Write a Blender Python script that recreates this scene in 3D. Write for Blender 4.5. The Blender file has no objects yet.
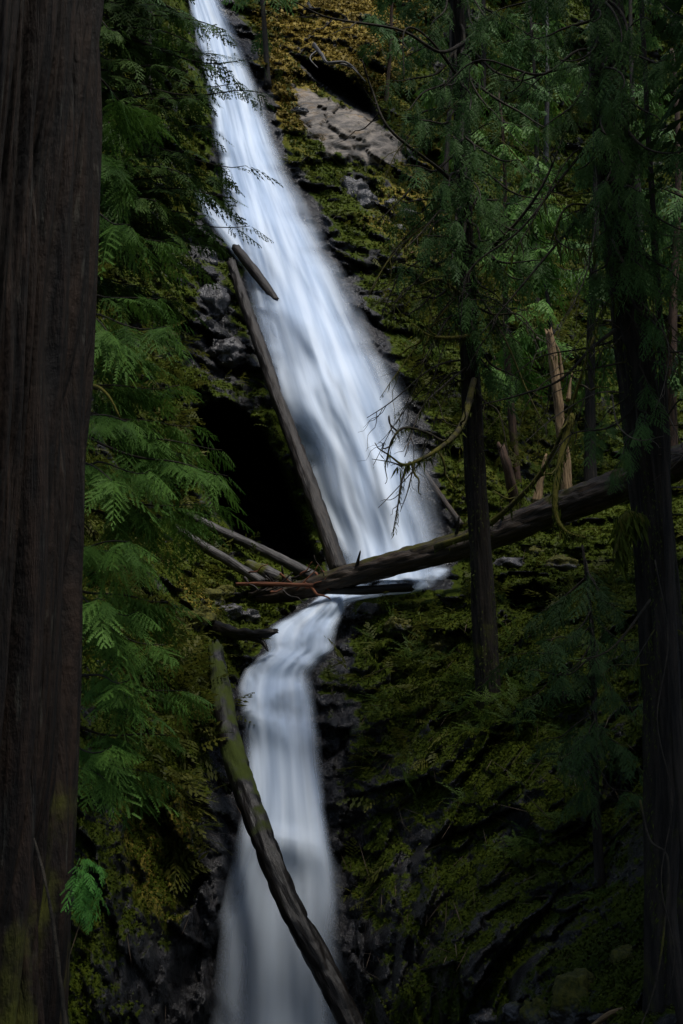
import bpy, math
from mathutils import Vector
import numpy as np

C = bpy.context.scene.collection
SC = bpy.context.scene
R = math.radians
F_PX, PITCH = 1200.0, R(13.5)
CP, SP = math.cos(PITCH), math.sin(PITCH)
rng = np.random.default_rng(7)

# ------------------------------------------------------------------ maths
def P(px, py, Y):
    """world point at horizontal distance Y seen in direction (px, py) of the view"""
    px = np.asarray(px, float); py = np.asarray(py, float); Y = np.asarray(Y, float)
    x = (px - 341.5) / F_PX; v = (512.0 - py) / F_PX
    t = Y / (CP - v * SP)
    return np.stack(np.broadcast_arrays(x * t, Y, (SP + v * CP) * t), -1)

def pix(p):
    d = p[..., 1] * CP + p[..., 2] * SP
    u = p[..., 2] * CP - p[..., 1] * SP
    return 341.5 + F_PX * p[..., 0] / d, 512 - F_PX * u / d

def _hash(ix, iy, iz, seed):
    h = (ix.astype(np.int64) * 374761393 + iy.astype(np.int64) * 668265263 + iz.astype(np.int64) * 2147483647 + seed * 974711) & 0xffffffff
    h = ((h ^ (h >> 13)) * 1274126177) & 0xffffffff
    h = ((h ^ (h >> 16)) * 2246822519) & 0xffffffff
    return h ^ (h >> 15)

_G = np.random.default_rng(1).normal(size=(256, 3)); _G /= np.linalg.norm(_G, axis=1)[:, None]
def noise(p, seed=0):
    f = np.floor(p); r = p - f; i = f.astype(np.int64)
    w = r * r * r * (r * (r * 6 - 15) + 10)
    out = 0
    for dx in (0, 1):
        for dy in (0, 1):
            for dz in (0, 1):
                g = _G[_hash(i[..., 0] + dx, i[..., 1] + dy, i[..., 2] + dz, seed) & 255]
                d = r - np.array([dx, dy, dz])
                wt = (w[..., 0] if dx else 1 - w[..., 0]) * (w[..., 1] if dy else 1 - w[..., 1]) * (w[..., 2] if dz else 1 - w[..., 2])
                out = out + wt * (g * d).sum(-1)
    return out * 1.5
def fbm(p, oct=4, seed=0):
    a, s, o = 0.5, 1.0, 0
    for k in range(oct):
        o = o + a * noise(p * s, seed + k * 17); a *= .5; s *= 2.03
    return o
def cells(p, seed=0):
    """distance to the nearest and second nearest feature point, and a random value of the nearest cell"""
    f = np.floor(p).astype(np.int64)
    d1 = np.full(p.shape[:-1], 9.); d2 = d1.copy(); val = np.zeros(p.shape[:-1])
    for dx in (-1, 0, 1):
        for dy in (-1, 0, 1):
            for dz in (-1, 0, 1):
                c = f + np.array([dx, dy, dz])
                h = _hash(c[..., 0], c[..., 1], c[..., 2], seed)
                q = c + np.stack([(h & 255) / 255., ((h >> 8) & 255) / 255., ((h >> 16) & 255) / 255.], -1)
                d = np.linalg.norm(p - q, axis=-1)
                near = d < d1
                d2 = np.where(near, d1, np.minimum(d2, d)); val = np.where(near, ((h >> 20) & 255) / 255., val)
                d1 = np.where(near, d, d1)
    return d1, d2, val
def sstep(a, b, x):
    t = np.clip((x - a) / (b - a), 0, 1); return t * t * (3 - 2 * t)
def norm(v):
    v = np.asarray(v, float); return v / (np.linalg.norm(v, axis=-1, keepdims=True) + 1e-12)
def poly_sd(px, py, poly):
    """signed distance to a polygon, positive inside"""
    poly = np.array(poly, float); d = np.full(px.shape, 1e9); ins = np.zeros(px.shape, bool)
    for a, b in zip(poly, np.roll(poly, -1, 0)):
        e = b - a; wx, wy = px - a[0], py - a[1]
        t = np.clip((wx * e[0] + wy * e[1]) / (e @ e), 0, 1)
        d = np.minimum(d, np.hypot(wx - t * e[0], wy - t * e[1]))
        c = ((a[1] > py) != (b[1] > py)) & (px < (b[0] - a[0]) * (py - a[1]) / (b[1] - a[1] + 1e-9) + a[0])
        ins ^= c
    return np.where(ins, d, -d)
def spline(pts, n):
    """Catmull-Rom through the rows of pts, n samples"""
    pts = np.array(pts, float); m = len(pts)
    q = np.vstack([2 * pts[0] - pts[1], pts, 2 * pts[-1] - pts[-2]])
    t = np.linspace(0, m - 1 - 1e-9, n); i = t.astype(int); f = (t - i)[:, None]
    a, b, c, d = q[i], q[i + 1], q[i + 2], q[i + 3]
    return .5 * (2 * b + (c - a) * f + (2 * a - 5 * b + 4 * c - d) * f ** 2 + (3 * b - a - 3 * c + d) * f ** 3)

# ------------------------------------------------------------------ objects
def mesh(name, V, Q=None, T=None, attrs=None, smooth=True):
    me = bpy.data.meshes.new(name); V = np.asarray(V, np.float32)
    Q = np.zeros((0, 4), np.int32) if Q is None or len(Q) == 0 else np.asarray(Q, np.int32)
    T = np.zeros((0, 3), np.int32) if T is None or len(T) == 0 else np.asarray(T, np.int32)
    me.vertices.add(len(V)); me.vertices.foreach_set('co', V.ravel())
    li = np.concatenate([Q.ravel(), T.ravel()]); me.loops.add(len(li)); me.loops.foreach_set('vertex_index', li)
    st = np.concatenate([np.arange(len(Q)) * 4, len(Q) * 4 + np.arange(len(T)) * 3]).astype(np.int32)
    me.polygons.add(len(st)); me.polygons.foreach_set('loop_start', st)
    me.polygons.foreach_set('use_smooth', np.full(len(st), smooth))
    for k, a in (attrs or {}).items():
        a = np.asarray(a, np.float32)
        if a.ndim == 2: me.attributes.new(k, 'FLOAT_VECTOR', 'POINT').data.foreach_set('vector', a.ravel())
        else: me.attributes.new(k, 'FLOAT', 'POINT').data.foreach_set('value', a)
    me.update(calc_edges=True); return me
def put(name, V, Q=None, T=None, mat=None, parent=None, attrs=None, smooth=True, origin=None):
    V = np.asarray(V, float)
    o = np.array(parent['o'][:]) if parent is not None else (np.zeros(3) if origin is None else np.asarray(origin, float))
    ob = bpy.data.objects.new(name, mesh(name, V - o, Q, T, attrs, smooth)); C.objects.link(ob)
    if mat: ob.data.materials.append(mat)
    if parent is not None:
        ob.parent = parent; ob['o'] = [float(x) for x in o]
        # a child of a mesh part shares its parent's origin, so the local transform stays zero
    else:
        ob.location = o; ob['o'] = [float(x) for x in o]
    return ob
def tag(o, label=None, cat=None, group=None, kind=None):
    for k, v in (('label', label), ('category', cat), ('group', group), ('kind', kind)):
        if v: o[k] = v
    return o
def thing(name, label, cat, loc, group=None):
    o = bpy.data.objects.new(name, None); C.objects.link(o); o.empty_display_size = .2
    o.location = [float(x) for x in loc]; o['o'] = [float(x) for x in loc]
    return tag(o, label, cat, group)

class MB:
    """collects vertices, quads, triangles and one random value per piece"""
    def __init__(s): s.V, s.Q, s.T, s.A, s.n = [], [], [], [], 0
    def add(s, V, Q=None, T=None, a=0.):
        V = np.asarray(V, float)
        if Q is not None and len(Q): s.Q.append(np.asarray(Q) + s.n)
        if T is not None and len(T): s.T.append(np.asarray(T) + s.n)
        s.A.append(np.broadcast_to(np.asarray(a, float), (len(V),))); s.V.append(V); s.n += len(V)
    def build(s, name, mat, parent=None, smooth=True, origin=None, extra=None):
        V = np.vstack(s.V); at = {'rnd': np.concatenate(s.A)}
        if extra: at.update(extra(V))
        return put(name, V, np.vstack(s.Q) if s.Q else None, np.vstack(s.T) if s.T else None, mat, parent, at, smooth, origin)

def tube(pts, rad, n=10, disp=None, cap=True, jag=0.):
    """tube through pts (m,3) with radii; disp(V, angle, axial) -> radial offset"""
    pts = np.asarray(pts, float); m = len(pts); rad = np.broadcast_to(np.asarray(rad, float), (m,))
    T = norm(np.gradient(pts, axis=0)); up = np.array([.3, .9, .2]) if abs(T[0, 2]) > .5 else np.array([0, 0, 1.])
    N = np.zeros_like(T); nrm = norm(np.cross(np.cross(T[0], up), T[0]))
    for k in range(m):
        nrm = norm(nrm - T[k] * (nrm @ T[k])); N[k] = nrm
    B = np.cross(T, N); a = np.arange(n) / n * 2 * math.pi
    dirs = N[:, None] * np.cos(a)[None, :, None] + B[:, None] * np.sin(a)[None, :, None]
    s = np.concatenate([[0], np.cumsum(np.linalg.norm(np.diff(pts, axis=0), axis=1))])
    r = np.repeat(rad[:, None], n, 1)
    if disp is not None:
        r = r + disp(pts[:, None] + dirs * r[..., None], np.repeat(a[None], m, 0), np.repeat(s[:, None], n, 1))
    V = pts[:, None] + dirs * r[..., None]
    if jag:
        rr = np.random.default_rng(int(abs(pts[0, 0] * 1000)) + 3)
        V[-1] += T[-1] * rr.uniform(-jag, jag, (n, 1)); V[0] -= T[0] * rr.uniform(-jag, jag, (n, 1)) * .6
    V = V.reshape(-1, 3)
    i, j = np.meshgrid(np.arange(m - 1), np.arange(n), indexing='ij'); j2 = (j + 1) % n
    Q = np.stack([i * n + j, i * n + j2, (i + 1) * n + j2, (i + 1) * n + j], -1).reshape(-1, 4)
    Tr = None
    if cap:
        V = np.vstack([V, pts[0][None], pts[-1][None]]); c0 = m * n; k = np.arange(n); k2 = (k + 1) % n
        Tr = np.vstack([np.stack([np.full(n, c0), k2, k], -1), np.stack([np.full(n, c0 + 1), (m - 1) * n + k, (m - 1) * n + k2], -1)])
    return V, Q, Tr
def tube_uv(pts, rad, n, seed=0.):
    """along-the-grain coordinates for a tube's vertices"""
    pts = np.asarray(pts, float); m = len(pts); rad = np.broadcast_to(np.asarray(rad, float), (m,)); rm = float(rad.mean()); an = np.arange(n) / n * 2 * math.pi
    s = np.concatenate([[0], np.cumsum(np.linalg.norm(np.diff(pts, axis=0), axis=1))]) + seed
    uv = np.stack(np.broadcast_arrays(rm * np.cos(an)[None], rm * np.sin(an)[None], s[:, None]), -1).reshape(-1, 3)
    return np.vstack([uv, [[0, 0, s[0]], [0, 0, s[-1]]]])
def grid_faces(nu, nv):
    i, j = np.meshgrid(np.arange(nv - 1), np.arange(nu - 1), indexing='ij')
    return np.stack([i * nu + j, (i + 1) * nu + j, (i + 1) * nu + j + 1, i * nu + j + 1], -1).reshape(-1, 4)

# ------------------------------------------------------------------ materials
class NT:
    def __init__(s, name):
        s.m = bpy.data.materials.new(name); s.m.use_nodes = True; s.t = s.m.node_tree; s.t.nodes.clear()
        s.out = s.t.nodes.new('ShaderNodeOutputMaterial')
    def n(s, kind, **kw):
        nd = s.t.nodes.new('ShaderNode' + kind); ins = kw.pop('i', {})
        for k, v in kw.items(): setattr(nd, k, v)
        for k, v in ins.items():
            if isinstance(v, bpy.types.NodeSocket): s.t.links.new(v, nd.inputs[k])
            else: nd.inputs[k].default_value = v
        return nd
    def attr(s, name): return s.n('Attribute', attribute_name=name).outputs['Fac']
    def math(s, op, a, b=0., c=0., clamp=False): return s.n('Math', operation=op, use_clamp=clamp, i={0: a, 1: b, 2: c}).outputs[0]
    def mix(s, f, a, b): return s.n('MixRGB', i={0: f, 1: a, 2: b}).outputs[0]
    def ramp(s, f, lo, hi): return s.n('MapRange', interpolation_type='SMOOTHSTEP', i={0: f, 1: lo, 2: hi}).outputs[0]
    def noise(s, vec, scale, detail=4., rough=.55): return s.n('TexNoise', i={'Vector': vec, 'Scale': scale, 'Detail': detail, 'Roughness': rough}).outputs[0]
    def obj(s): return s.n('TexCoord').outputs['Object']
    def scaled(s, vec, sc): return s.n('Mapping', i={0: vec, 3: sc}).outputs[0]
    def bump(s, h, strength, dist): return s.n('Bump', i={'Height': h, 'Strength': strength, 'Distance': dist}).outputs[0]
    def done(s, sh): s.t.links.new(sh, s.out.inputs[0]); return s.m
def c4(r, g, b): return (r, g, b, 1.)

def leaf_mat(name, dark, light, trans=.35, spec=.12):
    k = NT(name); f = k.attr('rnd')
    f2 = k.math('ADD', k.math('MULTIPLY', f, .7), k.math('MULTIPLY', k.noise(k.obj(), 3.0, 2), .45), clamp=True)
    col = k.mix(f2, dark, light)
    b = k.n('BsdfPrincipled', i={'Base Color': col, 'Roughness': .55, 'Specular IOR Level': spec}).outputs[0]
    t = k.n('BsdfTranslucent', i={'Color': col}).outputs[0]
    return k.done(k.n('MixShader', i={0: trans, 1: b, 2: t}).outputs[0])
def bark_mat(name, dark, light, moss=c4(.05, .055, .008), stretch=(9, 9, .9), bump=.6, rough=.85, lichen=0., grain=False):
    k = NT(name); o = k.obj(); v = k.scaled(k.n('Attribute', attribute_name='tuv').outputs['Vector'] if grain else o, stretch)
    n1 = k.noise(v, 1.6, 6, .65); n2 = k.noise(o, 14., 4)
    col = k.mix(k.ramp(n1, .35, .68), dark, light)
    if lichen: col = k.mix(k.math('MULTIPLY', k.ramp(k.noise(v, 2.6, 5, .6), .57, .72), lichen), col, c4(.13, .13, .105))
    m = k.math('MULTIPLY', k.attr('moss'), 1.0)
    mm = k.ramp(k.math('ADD', m, k.math('SUBTRACT', k.noise(o, 5., 5), .5)), .4, .75)
    col = k.mix(mm, col, k.mix(n2, moss, (moss[0] * 1.7, moss[1] * 1.6, moss[2] * 1.2, 1)))
    h = k.math('ADD', n1, k.math('MULTIPLY', n2, .3))
    rg = k.math('ADD', rough, k.math('MULTIPLY', mm, .95 - rough))
    return k.done(k.n('BsdfPrincipled', i={'Base Color': col, 'Roughness': rg, 'Specular IOR Level': .3, 'Normal': k.bump(h, bump, .04)}).outputs[0])

M = {}
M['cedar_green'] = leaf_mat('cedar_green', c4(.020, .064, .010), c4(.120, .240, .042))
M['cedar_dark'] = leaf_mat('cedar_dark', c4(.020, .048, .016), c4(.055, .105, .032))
M['cedar_blue'] = leaf_mat('cedar_blue', c4(.024, .066, .017), c4(.105, .20, .055))
M['hemlock'] = leaf_mat('hemlock', c4(.022, .058, .012), c4(.090, .160, .032))
M['litter'] = leaf_mat('litter', c4(.03, .02, .012), c4(.16, .12, .085), .0, .2)
M['fern_green'] = leaf_mat('fern_green', c4(.03, .06, .012), c4(.08, .13, .022))
M['under_leaf'] = leaf_mat('under_leaf', c4(.022, .04, .008), c4(.10, .10, .016), .35)
M['moss_leaf'] = leaf_mat('moss_leaf', c4(.018, .034, .003), c4(.080, .100, .009), .2, .1)
G = dict(grain=True)
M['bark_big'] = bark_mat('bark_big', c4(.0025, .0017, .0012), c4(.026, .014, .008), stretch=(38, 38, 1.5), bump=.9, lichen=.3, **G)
M['bark_dark'] = bark_mat('bark_dark', c4(.006, .005, .004), c4(.032, .025, .019), stretch=(16, 16, 1.4), bump=.8, **G)
M['bark_red'] = bark_mat('bark_red', c4(.02, .011, .007), c4(.085, .048, .030), stretch=(14, 14, 1.4), bump=.7, **G)
M['log_grey'] = bark_mat('log_grey', c4(.014, .013, .012), c4(.095, .087, .082), stretch=(16, 16, 1.5), bump=.5, rough=.5, **G)
M['log_wet'] = bark_mat('log_wet', c4(.003, .0027, .0024), c4(.014, .011, .009), moss=c4(.025, .036, .004), stretch=(12, 12, 1.5), bump=.5, rough=.42, **G)
M['log_brown'] = bark_mat('log_brown', c4(.008, .006, .004), c4(.062, .042, .027), moss=c4(.035, .036, .005), stretch=(14, 14, 1.2), bump=.7, rough=.5, **G)
M['wood_orange'] = bark_mat('wood_orange', c4(.085, .050, .022), c4(.29, .20, .105), stretch=(22, 22, 1.2), bump=.5, **G)
M['log_dark'] = bark_mat('log_dark', c4(.004, .0032, .0025), c4(.026, .018, .012), moss=c4(.030, .036, .005), stretch=(18, 18, 1.1), bump=.6, rough=.55, **G)
M['wood_red'] = bark_mat('wood_red', c4(.06, .02, .01), c4(.2, .075, .035), stretch=(22, 22, 1.5), bump=.4, **G)
M['twig'] = bark_mat('twig', c4(.012, .010, .007), c4(.045, .036, .024), moss=c4(.065, .062, .009), stretch=(5, 5, 5))
M['twig_pale'] = bark_mat('twig_pale', c4(.05, .04, .03), c4(.17, .14, .11), stretch=(5, 5, 5))

def hill_mat():
    k = NT('hillside'); o = k.obj()
    n1 = k.noise(o, .9, 6, .6); n2 = k.noise(o, 5., 6, .62); n3 = k.noise(o, 22., 3)
    rock = k.mix(k.ramp(n2, .35, .7), c4(.008, .008, .009), c4(.036, .034, .035))
    pv = k.scaled(k.n('Mapping', i={0: o, 2: (0, R(35), 0)}).outputs[0], (1, 1, 4))
    pale = k.mix(k.ramp(k.noise(pv, 1.1, 7, .65), .36, .66), c4(.05, .044, .038), c4(.25, .21, .17))
    pale = k.mix(k.ramp(k.noise(pv, .8, 6, .6), .55, .7), pale, c4(.22, .145, .07))
    rock = k.mix(k.ramp(k.math('ADD', k.attr('pale'), k.math('MULTIPLY', k.math('SUBTRACT', n2, .5), .8)), .4, .6), rock, pale)
    green = k.mix(k.ramp(n3, .3, .7), c4(.018, .034, .003), c4(.070, .090, .008))
    yel = k.mix(k.ramp(n3, .3, .7), c4(.13, .090, .016), c4(.38, .28, .06))
    brown = k.mix(k.ramp(n2, .4, .65), c4(.03, .018, .010), c4(.085, .05, .028))
    mossc = k.mix(k.ramp(k.math('ADD', k.attr('yellow'), k.math('MULTIPLY', k.math('SUBTRACT', n1, .5), .7)), .25, .8), green, yel)
    mossc = k.mix(k.ramp(k.math('ADD', k.attr('litter'), k.math('MULTIPLY', k.math('SUBTRACT', n2, .5), 1.2)), .45, .7), mossc, brown)
    mf = k.ramp(k.math('ADD', k.attr('moss'), k.math('MULTIPLY', k.math('SUBTRACT', n2, .5), 1.1)), .35, .6)
    col = k.mix(mf, rock, mossc)
    rg = k.math('SUBTRACT', k.math('ADD', .62, k.math('MULTIPLY', mf, .33)), k.math('MULTIPLY', k.math('SUBTRACT', 1., mf), k.math('MULTIPLY', k.attr('wet'), .42)))
    h = k.math('ADD', n2, k.math('MULTIPLY', n3, .45))
    return k.done(k.n('BsdfPrincipled', i={'Base Color': col, 'Roughness': rg, 'Specular IOR Level': k.math('SUBTRACT', .36, k.math('MULTIPLY', mf, .28)), 'Normal': k.bump(h, .8, .12)}).outputs[0])
M['hill'] = hill_mat()

def boulder_mat():
    k = NT('boulder'); o = k.n('NewGeometry').outputs['Position']
    n2 = k.noise(o, 6., 6, .62); n3 = k.noise(o, 24., 3)
    rock = k.mix(k.ramp(n2, .35, .7), c4(.022, .022, .024), c4(.10, .095, .095))
    green = k.mix(k.ramp(n3, .3, .7), c4(.03, .036, .004), c4(.10, .092, .010))
    mf = k.ramp(k.math('ADD', k.attr('moss'), k.math('SUBTRACT', n2, .5)), .4, .6)
    return k.done(k.n('BsdfPrincipled', i={'Base Color': k.mix(mf, rock, green), 'Roughness': k.math('ADD', .3, k.math('MULTIPLY', mf, .6)),
        'Specular IOR Level': .4, 'Normal': k.bump(k.math('ADD', n2, n3), .6, .05)}).outputs[0])
M['boulder'] = boulder_mat()

def water_mat():
    """falling white water: foam strands with gaps between them"""
    k = NT('white_water')
    u, v, ly, d = k.attr('wu'), k.attr('wv'), k.attr('layer'), k.attr('dens')
    vec = k.n('CombineXYZ', i={0: k.math('MULTIPLY', u, 2.6), 1: k.math('MULTIPLY', v, .17), 2: k.math('MULTIPLY', ly, 7.3)}).outputs[0]
    vec2 = k.n('CombineXYZ', i={0: k.math('MULTIPLY', u, 6.5), 1: k.math('MULTIPLY', v, .33), 2: k.math('MULTIPLY', ly, 3.1)}).outputs[0]
    s = k.math('ADD', k.math('MULTIPLY', k.noise(vec, 1., 2, .45), .75), k.math('MULTIPLY', k.noise(vec2, 1., 2, .45), .25))
    st = k.ramp(s, .26, .70)
    a = k.math('MULTIPLY', d, k.math('ADD', k.math('MULTIPLY', st, k.math('SUBTRACT', 1.15, k.math('MULTIPLY', d, .55))), k.math('MULTIPLY', d, .5)), clamp=True)
    a = k.math('MINIMUM', a, .97)
    col = k.mix(st, c4(.54, .67, .86), c4(.80, .88, .97))
    df = k.n('BsdfDiffuse', i={'Color': col}).outputs[0]
    tl = k.n('BsdfTranslucent', i={'Color': col}).outputs[0]
    w = k.n('MixShader', i={0: .25, 1: df, 2: tl}).outputs[0]
    return k.done(k.n('MixShader', i={0: a, 1: k.n('BsdfTransparent').outputs[0], 2: w}).outputs[0])
M['water'] = water_mat()
def pool_mat():
    k = NT('pool_water'); o = k.obj()
    h = k.noise(o, 4., 4)
    foam = k.ramp(k.math('ADD', k.attr('foam'), k.math('SUBTRACT', k.noise(o, 2.2, 4), .5)), .35, .9)
    g = k.n('BsdfPrincipled', i={'Base Color': c4(.012, .018, .02), 'Roughness': .12, 'Normal': k.bump(h, .4, .05)}).outputs[0]
    w = k.n('BsdfDiffuse', i={'Color': c4(.72, .78, .85)}).outputs[0]
    return k.done(k.n('MixShader', i={0: foam, 1: g, 2: w}).outputs[0])
M['pool'] = pool_mat()

# ------------------------------------------------------------------ the ravine: depth of the rock face by direction
CTRL = [(200,-20,41),(230,100,37),(270,200,34),(310,300,31),(350,400,28.6),(390,500,26.6),(400,560,26),
 (300,60,39.5),(340,0,44),(400,100,41),(370,150,38),(450,0,47),(420,250,35.5),(440,330,32),(450,400,29.5),(475,480,27),
 (550,200,43),(683,0,52),(600,350,36),(683,450,32),(560,490,29),(683,560,22),
 (450,560,24.6),(500,600,22),(400,600,23.6),(400,700,20.8),(380,800,18.8),(360,900,17.6),(350,1000,17.2),
 (550,650,18.5),(683,650,16),(500,750,17.2),(600,800,14.6),(683,800,12.6),(450,900,15.3),(600,930,11.6),(683,950,9.8),(500,1000,12),(600,1024,9.9),(430,1000,14.5),
 (110,0,33),(180,50,36),(110,200,28),(180,200,31.3),(200,300,29),(240,330,29.3),(110,400,23.5),(180,400,26),(250,390,28),
 (200,480,26),(300,520,27),(200,570,23.6),(260,592,24),(320,602,24.4),(150,600,21),(110,700,17),(180,700,19),(230,680,20.8),
 (150,850,16.2),(100,900,14.4),(180,950,16.2),(100,1024,13.6),(200,1024,16.8),
 (300,650,22.6),(280,700,21.2),(285,800,19.7),(280,900,18.8),(270,1000,18.3),(270,1060,18.1),
 (0,0,28),(0,400,19),(0,700,14),(0,1024,11),(-250,-150,27),(-250,500,15),(-250,1150,9),(-700,-150,22),(-700,500,12),(-700,1150,8),
 (900,-150,54),(900,200,40),(900,600,16),(900,1000,8.5),(1400,-150,40),(1400,400,20),(1400,1150,8),(340,-160,50),(100,-160,40),(650,-160,56),
 (340,1150,16.6),(600,1150,8.6),(100,1150,12)]
CTRL = np.array(CTRL, float)
def _tps(a, b):
    r2 = ((a[:, None] - b[None]) ** 2).sum(-1); return .5 * r2 * np.log(r2 + 1e-12)
_c = CTRL[:, :2] / 300.; _K = _tps(_c, _c) + np.eye(len(_c)) * .004
_Pm = np.hstack([np.ones((len(_c), 1)), _c])
_S = np.linalg.solve(np.vstack([np.hstack([_K, _Pm]), np.hstack([_Pm.T, np.zeros((3, 3))])]), np.concatenate([np.log(CTRL[:, 2]), np.zeros(3)]))
def D0(px, py):
    px = np.asarray(px, float); py = np.asarray(py, float); sh = np.broadcast(px, py).shape
    q = np.stack([np.broadcast_to(px, sh).ravel(), np.broadcast_to(py, sh).ravel()], -1) / 300.
    out = np.empty(len(q))
    for s in range(0, len(q), 60000):
        b = q[s:s + 60000]; out[s:s + 60000] = _tps(b, _c) @ _S[:-3] + np.hstack([np.ones((len(b), 1)), b]) @ _S[-3:]
    return np.clip(np.exp(out), 5, 60).reshape(sh)

UP_ROWS = np.array([(-40,176,196),(0,189,222),(50,200,243),(100,210,262),(150,218,280),(200,228,304),(250,240,330),(300,252,356),(350,263,381),
                    (400,276,405),(450,298,421),(500,312,434),(545,330,444),(580,338,446)], float)
LOW_ROWS = np.array([(590,322,348),(602,312,346),(612,297,344),(626,274,337),(640,265,334),(650,265,332),(660,256,320),(673,246,311),(697,240,313),(732,242,317),
                     (764,246,319),(800,246,324),(830,242,329),(860,234,334),(900,225,338),(950,217,341),(1000,212,344),(1060,206,349)], float)
CAVE = [(188,408),(225,398),(262,424),(286,470),(305,520),(322,566),(285,572),(250,558),(214,520),(190,470)]
UNDER = [(286,52),(318,60),(345,72),(374,96),(386,128),(352,112),(312,84)]
SLAB = [(280,72),(300,82),(332,96),(366,112),(404,142),(410,156),(384,163),(350,161),(326,152),(308,136),(298,110)]
GAP = [(498,590),(536,580),(568,598),(545,622),(506,618)]

def water_cover(px, py):
    def band(rows, pad):
        L = np.interp(py, rows[:, 0], rows[:, 1]); Rr = np.interp(py, rows[:, 0], rows[:, 2])
        return sstep(-pad, pad, px - L) * sstep(-pad, pad, Rr - px) * sstep(rows[0, 0] - 15, rows[0, 0], py) * sstep(rows[-1, 0] + 15, rows[-1, 0], py)
    return np.maximum(band(UP_ROWS, 15), band(LOW_ROWS, 10))

def hill_depth(px, py, full=True):
    d = D0(px, py); wc = water_cover(px, py)
    cave = sstep(-2, 16, poly_sd(px, py, CAVE)); und = sstep(-1, 9, poly_sd(px, py, UNDER)); slab = sstep(-7, 8, poly_sd(px, py, SLAB) + 8 * noise(np.stack([px * .09, py * .09, px * 0], -1), 44)); gap = sstep(-2, 12, poly_sd(px, py, GAP))
    d = d + 5.5 * cave + 2.2 * und + 2. * gap
    p = P(px, py, d)
    amp = (1 - .85 * wc) * (1 - .5 * slab)
    big = fbm(p * .33, 3, 5) * 2.2
    d1, d2, val = cells(p * np.array([.62, .62, .95]) + .4 * fbm(p * .8, 2, 9)[..., None], 3)
    blocks = (val - .5) * 1.1 - sstep(.25, .0, d2 - d1) * .0
    e1, e2, val2 = cells(p * np.array([1.9, 1.9, 2.6]) + .3 * fbm(p * 2., 2, 4)[..., None], 8)
    fine = (val2 - .5) * .34 + (e1 - .4) * .25
    n = fbm(p * 2.6, 4, 12) * .35
    d = d + amp * (big * .6 + blocks * 1.0 + fine * 1.2 + n)
    return d, p, dict(wc=wc, cave=cave, und=und, slab=slab, gap=gap)

gx = np.concatenate([np.arange(-720, -40, 14.), np.arange(-40, 724, 2.2), np.arange(724, 1420, 14.)])
gy = np.concatenate([np.arange(-160, -16, 8.), np.arange(-16, 1044, 2.2), np.arange(1044, 1160, 8.)])
GX, GY = np.meshgrid(gx, gy)
HD, _p0, HM = hill_depth(GX, GY)
HP = P(GX, GY, HD)
HN = norm(np.cross(np.gradient(HP, axis=1), np.gradient(HP, axis=0)))
HN = np.where((HN * (-HP)).sum(-1, keepdims=True) < 0, -HN, HN)

def blob(x, y, rx, ry): return np.exp(-(((GX - x) / rx) ** 2 + ((GY - y) / ry) ** 2))
nz = fbm(HP * .5, 4, 31); nz2 = fbm(HP * 1.7, 3, 41)
upf = np.clip(HN[..., 2], -1, 1)
near_w = np.maximum(sstep(26, 0, np.abs(GX - np.interp(GY, UP_ROWS[:, 0], UP_ROWS[:, 2]))) * (GY < 590),
                    sstep(46, 0, np.minimum(np.abs(GX - np.interp(GY, LOW_ROWS[:, 0], LOW_ROWS[:, 1])), np.abs(GX - np.interp(GY, LOW_ROWS[:, 0], LOW_ROWS[:, 2])))) * (GY > 585))
moss = .60 + .65 * upf + 1.25 * nz + .8 * nz2
moss = moss - 1.5 * HM['wc'] - .8 * HM['slab'] - 1.6 * HM['und'] - 1.2 * HM['cave'] - .75 * near_w
moss = moss - 1.0 * blob(215, 290, 22, 55) - .9 * blob(235, 360, 25, 25) - .5 * blob(205, 230, 18, 30) - .9 * blob(210, 840, 26, 60) - .7 * blob(345, 660, 14, 60) - .6 * blob(225, 610, 26, 18) - .6 * blob(180, 980, 90, 50) - .15 * blob(385, 215, 22, 60) - .4 * blob(395, 585, 40, 12) - .38 * sstep(640, 860, GY)  # last term thins moss down the gorge, putting its shade into the colour
moss = moss + .9 * blob(290, 150, 10, 45) + .5 * blob(160, 820, 60, 90) + .4 * blob(400, 640, 60, 40) + .4 * blob(180, 700, 50, 60)
pale = HM['slab'] * 1.0 + .35 * blob(215, 310, 16, 40) + .2 * blob(390, 220, 18, 60)
yellow = .12 + 1.0 * blob(340, 25, 80, 55) + .6 * blob(275, 90, 14, 40) + .45 * blob(540, 275, 60, 50) + .45 * blob(160, 850, 80, 90) + .45 * blob(190, 600, 40, 35) + .5 * blob(410, 190, 60, 80) + .4 * blob(300, 130, 20, 50) + .3 * blob(520, 460, 80, 60) + .3 * nz + .2 * blob(420, 640, 60, 50)
litter = .12 + .3 * blob(420, 240, 70, 90) + .35 * blob(520, 250, 90, 90) + .35 * nz2 + .3 * blob(250, 210, 90, 90) * 0 + .25 * blob(600, 950, 120, 60) + .3 * blob(160, 260, 60, 120)
wet = np.clip(near_w + HM['wc'] + blob(210, 840, 40, 80) + blob(225, 320, 40, 90) + .6 * (GY > 560) + HM['cave'], 0, 1)
hill = put('hillside', HP.reshape(-1, 3), grid_faces(len(gx), len(gy)), None, M['hill'], None,
           {k: v.ravel() for k, v in dict(moss=moss, pale=pale, yellow=yellow, litter=litter, wet=wet).items()})
tag(hill, 'steep mossy rock walls of the ravine on both sides of the falls', 'hillside', kind='structure')

def on_hill(px, py, off=0.):
    """nearest hillside grid vertex, moved off towards the viewer side along the normal"""
    i = np.searchsorted(gy, py).clip(0, len(gy) - 1); j = np.searchsorted(gx, px).clip(0, len(gx) - 1)
    return HP[i, j] + HN[i, j] * off, HN[i, j], HD[i, j]

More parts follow.
